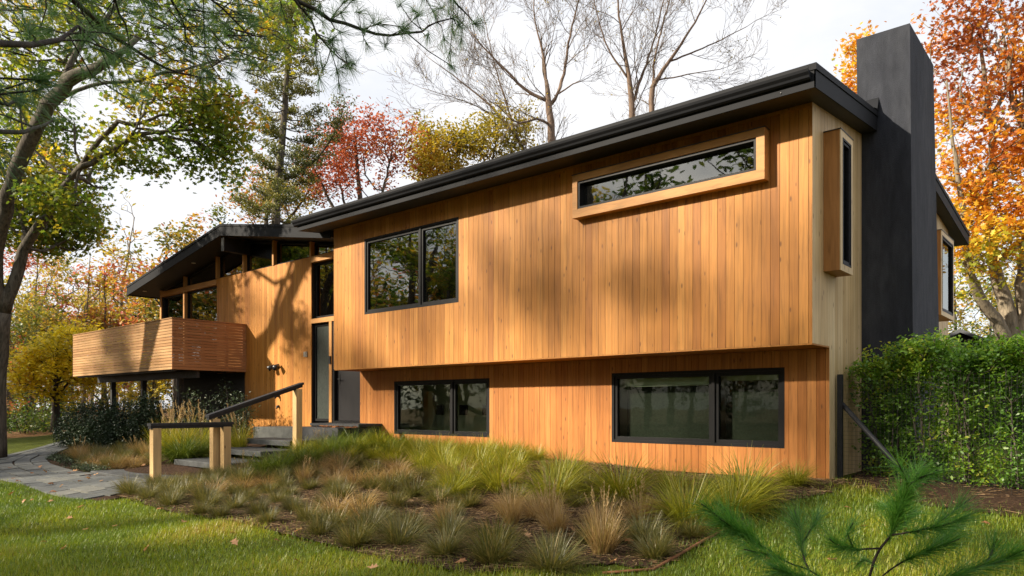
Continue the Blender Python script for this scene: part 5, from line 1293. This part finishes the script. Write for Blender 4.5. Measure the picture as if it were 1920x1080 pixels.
# ================================================================== PINES
def needles(mb, bases, dirs, n, L, spread, w, tint, rng=RNG, droop=.12):
    """tufts: bases,dirs (T,3); n needles each"""
    T = len(bases); d = np.repeat(dirs, n, 0); p = np.repeat(bases, n, 0)
    r = rng.normal(size=(T * n, 3)); r -= d * np.sum(r * d, 1, keepdims=True); r /= np.linalg.norm(r, axis=1, keepdims=True)
    an = np.abs(rng.normal(size=T * n)) * spread + .12; an = np.minimum(an, 1.9)
    v = d * np.cos(an)[:, None] + r * np.sin(an)[:, None]
    Ls = np.repeat(np.broadcast_to(L, (T,)), n) * rng.uniform(.65, 1.1, T * n)
    side = np.cross(v, rng.normal(size=v.shape)); side /= np.linalg.norm(side, axis=1, keepdims=True)
    p = p - d * (rng.random((T * n, 1)) * .35) * Ls[:, None]
    ps = []
    for s, ww in ((0, .8), (.5, 1.0), (1.0, .25)):
        c = p + v * (Ls * s)[:, None] - UP * (droop * Ls * s * s)[:, None]
        o = side * (w * ww / 2); ps.append(np.stack([c - o, c + o], 1))
    mb.grid(np.stack(ps, 1), 3, 2, np.clip(np.repeat(tint, n) + rng.normal(size=T * n) * .14, 0, 1), 0, False)
def pdir(a, b):
    v = b - a; return v / (np.linalg.norm(v) + 1e-9)

# ---- white pine whose low boughs hang into the top left
pt = CAM + FWD * .6 - RIGHT * 4.2; pb = (pt[0], pt[1], float(gz(pt[0], pt[1])) - .1)
pine = thing('white_pine', pb, 'white pine whose long-needled boughs hang across the top left of the view', 'tree')
mb = MB(); tp = np.array(pb); pts, rd = resample([tp, tp + (0, 0, 4), tp + (.1, .1, 9), tp + (.1, .2, 14)], [.26, .22, .14, .03], .6, .01); mb.tube(pts, rd, 10); part('trunk', mb, M['bark_dark'], pine)
def hub(z): return np.array([np.interp(z, pts[:, 2], pts[:, i]) for i in range(3)])
boughs = [  # (px,py,depth) in order from the thick end
    [(-420, -260, 1.8), (-60, -120, 2.6), (139, 0, 3.2), (184, 45, 3.5), (245, 92, 3.8), (310, 124, 4.0), (355, 139, 4.2), (392, 147, 4.3)],
    [(-300, -330, 2.2), (100, -200, 3.0), (400, -90, 3.4), (558, 0, 3.6), (616, 33, 3.7), (678, 54, 3.8), (729, 64, 3.9), (791, 56, 4.0), (820, 43, 4.0), (850, 34, 4.1)],
    [(400, -90, 3.4), (500, -50, 3.5), (565, 15, 3.6), (593, 58, 3.7), (620, 93, 3.75), (651, 120, 3.8)],
    [(100, -200, 3.0), (170, -90, 3.3), (212, 0, 3.5), (235, 50, 3.6), (243, 90, 3.7)],
    [(400, -90, 3.4), (650, -80, 3.7), (790, -40, 4.0), (849, 0, 4.1), (869, 23, 4.2), (892, 46, 4.2)],
    [(-420, -60, 1.6), (-150, 60, 1.9), (0, 83, 2.2), (106, 73, 2.5), (139, 48, 2.7), (170, 64, 2.8)],
    [(100, -200, 3.0), (260, -80, 3.3), (330, 20, 3.6), (350, 70, 3.8), (362, 105, 4.0)],
    [(-420, 60, 1.4), (-120, 190, 1.7), (0, 245, 1.9), (60, 238, 2.1), (100, 225, 2.3)],
    [(-420, -60, 1.6), (-160, 100, 1.7), (-20, 190, 1.8), (35, 185, 1.9)],
    [(-60, -120, 2.6), (200, -60, 3.2), (380, -10, 3.5), (440, 40, 3.8), (470, 70, 4.0)]]
radi = [.018, .016, .008, .008, .009, .018, .008, .011, .011, .008]
tb = []; td = []; tn = []
mbb = MB()
def hang(px, py, d): return P(px, py, d)
for bi, (bl, r0) in enumerate(zip(boughs, radi)):
    wp = [P(*q) for q in bl]
    if bl[0][0] < -250: wp = [hub(wp[0][2] - .2)] + wp
    pp, rr = resample(wp, np.linspace(r0, .0035, len(wp)), .12, .006); mbb.tube(pp, rr, 6, .5)
    m = len(pp)
    for q in range(int(m * (.8 if bi not in (1, 2, 4) else .6))):
        t = random.uniform(.25, 1.0); i = min(m - 2, int(t * (m - 1))); ax = pdir(pp[i], pp[i + 1])
        pr = pp[i] - CAM; dd = pr @ FWD
        if dd < .9: continue
        v = RNG.normal(size=3); v -= ax * (v @ ax); v /= np.linalg.norm(v); dirn = v * .85 + ax * .7 + np.array([0, 0, -.12]); dirn /= np.linalg.norm(dirn)
        L = random.uniform(.07, .32) * (1 if bi not in (5, 7, 8) else .7); e = pp[i] + dirn * L; mid = pp[i] + dirn * L * .5 + RNG.normal(size=3) * .012
        mbb.tube([pp[i], mid, e], [.0035, .0028, .0022], 4, .5, 0, False)
        tb.append(e); td.append(dirn); tn.append(.35)
        if L > .18 and random.random() < .7: tb.append(mid); td.append(pdir(pp[i], mid) + RNG.normal(size=3) * .4); tn.append(.3)
    tb.append(pp[-1]); td.append(pdir(pp[-3], pp[-1])); tn.append(.4)
# tufts seen one by one against the sky
for px, py, d in ((673, 24, 3.8), (700, 40, 3.85), (750, 8, 3.9), (779, 22, 3.9), (822, 16, 4.0), (842, 24, 4.05), (861, 46, 4.1), (892, 44, 4.2), (682, 60, 3.75), (722, 84, 3.85), (803, 66, 3.95), (628, 28, 3.7), (662, 119, 3.8), (643, 126, 3.8), (605, 128, 3.7), (625, 72, 3.7), (648, 98, 3.75), (640, 60, 3.7), (575, 40, 3.6), (600, 15, 3.6)):
    p = P(px, py, d); tb.append(p); v = RNG.normal(size=3) * .5 + np.array([0, 0, .1]); td.append(v / np.linalg.norm(v)); tn.append(.3)
    ks = [np.argmin(np.linalg.norm(P(*q) - p)) for q in ([(0, 0, 1)])]
    allp = np.vstack([np.array([P(*q) for q in bl]) for bl in boughs[1:5]]); j = int(np.argmin(np.linalg.norm(allp - p, axis=1))); 
    a0 = allp[j]; mbb.tube([a0, (a0 + p) / 2 + np.array([0, 0, -.02]), p], [.0035, .003, .0022], 4, .5, 0, False)
# thicket of farther tufts filling the top left
for q in range(190):
    px = random.uniform(-40, 520); py = random.uniform(-60, 190) * (1 - .35 * max(0, px - 250) / 270); d = random.uniform(3.3, 5.2)
    if py > 95 + .12 * px and px < 230 and random.random() < .8: continue
    p = P(px, py, d); v = RNG.normal(size=3); v[2] *= .5; v /= np.linalg.norm(v); tb.append(p); td.append(v); tn.append(random.uniform(.25, .6))
    a0 = p - v * random.uniform(.08, .25) + np.array([0, 0, -.02]); mbb.tube([a0 - RIGHT * random.uniform(.05, .2) + UP * random.uniform(0, .12), a0, p], [.0035, .0028, .0018], 4, .5, 0, False)
part('bough', mbb, M['bark_dark'], pine)
td = np.array(td); td /= np.linalg.norm(td, axis=1, keepdims=True)
mb = MB(); needles(mb, np.array(tb), td, 62, RNG.uniform(.075, .105, len(tb)), .95, .0016, np.array(tn)); part('needles', mb, M['needle'], pine)

# ---- pine sapling in the right foreground
D0 = 2.25
sb = G(1620, 1079); sb = P(1618, 1300, D0); gb_ = (sb[0], sb[1], float(gz(sb[0], sb[1])))
sap = thing('pine_sapling', gb_, 'young pine with fresh green needle brushes in the right foreground', 'tree')
mb = MB(); tb = []; td = []; tl = []
def sprig(pl, r, tufts=(), d=None):
    wp = [P(*q) for q in pl]; pp, rr = resample(wp, np.linspace(r, r * .45, len(wp)), .03, .001); mb.tube(pp, rr, 6)
    m = len(pp); Ln = np.linalg.norm(np.diff(pp, axis=0), axis=1).sum()
    k = max(3, int(Ln / .016))
    for q in range(k):
        t = 1 - (q / k) * min(1, .15 / Ln if d is None else d); i = min(m - 2, int(t * (m - 1.001)))
        tb.append(pp[i]); td.append(pdir(pp[i], pp[i + 1])); tl.append(.055 + .035 * t)
sprig([(1614, 1420, D0), (1620, 1200, D0), (1630, 1080, D0), (1654, 1024, D0), (1670, 1003, D0), (1686, 957, 2.22), (1702, 912, 2.2)], .0055, d=.12)
mb_main = None
for pl, dd in (([(1702, 912, 2.2), (1693, 885, 2.18), (1680, 862, 2.15)], 1), ([(1702, 912, 2.2), (1720, 885, 2.22), (1735, 866, 2.25)], 1), ([(1702, 912, 2.2), (1725, 895, 2.1), (1752, 888, 2.05)], 1),
           ([(1622, 1190, D0), (1537, 1083, 2.2), (1481, 1056, 2.15), (1438, 1031, 2.1), (1410, 1010, 2.08), (1378, 992, 2.05), (1350, 975, 2.03)], .22), ([(1410, 1010, 2.08), (1375, 975, 2.1), (1350, 945, 2.1)], .8), ([(1378, 992, 2.05), (1335, 960, 2.0), (1315, 945, 1.98)], .8),
           ([(1481, 1056, 2.15), (1440, 1040, 2.0), (1395, 1030, 1.95)], .7), ([(1517, 1070, 2.18), (1505, 1040, 2.3), (1500, 1000, 2.35), (1490, 955, 2.4)], .5), ([(1503, 1020, 2.33), (1525, 985, 2.36), (1535, 960, 2.4)], .6), ([(1497, 985, 2.36), (1475, 960, 2.4)], .8),
           ([(1652, 1028, D0), (1615, 1030, 2.15), (1575, 1025, 2.08), (1555, 1010, 2.05)], .55), ([(1600, 1030, 2.12), (1590, 1000, 2.1), (1600, 980, 2.1)], .7), ([(1670, 1003, D0), (1720, 995, 2.1), (1770, 985, 2.0), (1830, 960, 1.95)], .6), ([(1745, 990, 2.05), (1780, 965, 2.1), (1820, 935, 2.1)], .7),
           ([(1630, 1100, D0), (1690, 1055, 2.1), (1750, 1030, 2.0), (1800, 1010, 1.95)], .45), ([(1720, 1040, 2.05), (1770, 1010, 2.15), (1800, 985, 2.2)], .6), ([(1625, 1150, D0), (1700, 1120, 2.0), (1800, 1075, 1.9), (1880, 1050, 1.85), (1925, 1030, 1.8)], .4), ([(1850, 1060, 1.87), (1860, 1030, 1.9), (1870, 1010, 1.9)], .6),
           ([(1640, 1060, D0), (1620, 1050, 2.3), (1605, 1060, 2.35)], .9), ([(1686, 957, 2.22), (1665, 950, 2.3), (1655, 948, 2.35)], .9), ([(1622, 1180, D0), (1560, 1110, 2.0), (1480, 1075, 1.9), (1450, 1065, 1.88)], .35), ([(1670, 1003, D0), (1690, 985, 2.35), (1720, 955, 2.4)], .6)):
    sprig(pl, .0032, d=dd)
part('stem', mb, M['bark_dark'], sap)
mb = MB(); T = len(tb); needles(mb, np.array(tb), np.array(td), 20, np.array(tl) * 1.15, .55, .0011, .35 + .3 * RNG.random(T), droop=.05); part('needles', mb, M['needle_fresh'], sap)
SUN_E, CLOUD, EXPO = 4.4, 4.6, 1.2
# ================================================================== CAMERA, LIGHT, SKY
cd = bpy.data.cameras.new('camera'); cam = bpy.data.objects.new('camera', cd); COL.objects.link(cam)
cam.location = CAM; cam.rotation_euler = (math.radians(90), 0, math.atan2(-FWD[0], FWD[1]))
cd.sensor_width = 36; cd.sensor_fit = 'HORIZONTAL'; cd.lens = FPX / 1920 * 36; cd.shift_y = (HY - 540) / 1920
cd.clip_start = .05; cd.clip_end = 2000
cd.dof.use_dof = True; cd.dof.focus_distance = 9.0; cd.dof.aperture_fstop = 10.0
SC.camera = cam
sd = np.array([-.72, -1.0, .64]); sd /= np.linalg.norm(sd)          # towards the sun
sl = bpy.data.lights.new('sun', 'SUN'); sl.energy = SUN_E; sl.angle = math.radians(1.3); sl.color = (1.0, .88, .70)
so = bpy.data.objects.new('sun', sl); COL.objects.link(so); so.rotation_euler = Vector(sd).to_track_quat('Z', 'Y').to_euler()
w = bpy.data.worlds.new('World'); SC.world = w; w.use_nodes = True
nt = w.node_tree; bg = nt.nodes['Background']
sky = nt.nodes.new('ShaderNodeTexSky'); sky.sky_type = 'NISHITA'; sky.sun_disc = False
sky.sun_elevation = math.asin(sd[2]); sky.sun_rotation = math.atan2(sd[0], sd[1]); sky.dust_density = 2.0; sky.air_density = 1.0
tc = nt.nodes.new('ShaderNodeTexCoord'); mp = nt.nodes.new('ShaderNodeMapping'); mp.inputs['Scale'].default_value = (1, 1, 2.2); nt.links.new(tc.outputs['Generated'], mp.inputs[0])
nz = nt.nodes.new('ShaderNodeTexNoise'); nz.inputs['Scale'].default_value = 2.6; nz.inputs['Detail'].default_value = 7; nz.inputs['Roughness'].default_value = .6; nt.links.new(mp.outputs[0], nz.inputs['Vector'])
cr = nt.nodes.new('ShaderNodeValToRGB'); cr.color_ramp.elements[0].position = .3; cr.color_ramp.elements[0].color = (.70, .70, .70, 1); cr.color_ramp.elements[1].position = .6; cr.color_ramp.elements[1].color = (1, 1, 1, 1); nt.links.new(nz.outputs[0], cr.inputs[0])
mx = nt.nodes.new('ShaderNodeMixRGB'); nt.links.new(cr.outputs[0], mx.inputs[0]); nt.links.new(sky.outputs[0], mx.inputs[1]); mx.inputs[2].default_value = (CLOUD * 1.0, CLOUD * 1.005, CLOUD * 1.03, 1)
nt.links.new(mx.outputs[0], bg.inputs[0]); bg.inputs[1].default_value = .1
SC.view_settings.view_transform = 'Standard'; SC.view_settings.look = 'None'; SC.view_settings.gamma = 1; SC.view_settings.exposure = EXPO
SC.render.engine = 'CYCLES'
cy = SC.cycles; cy.max_bounces = 8; cy.diffuse_bounces = 3; cy.glossy_bounces = 3; cy.transmission_bounces = 4; cy.transparent_max_bounces = 8; cy.use_denoising = True
cy.caustics_reflective = False; cy.caustics_refractive = False; cy.sample_clamp_indirect = 4
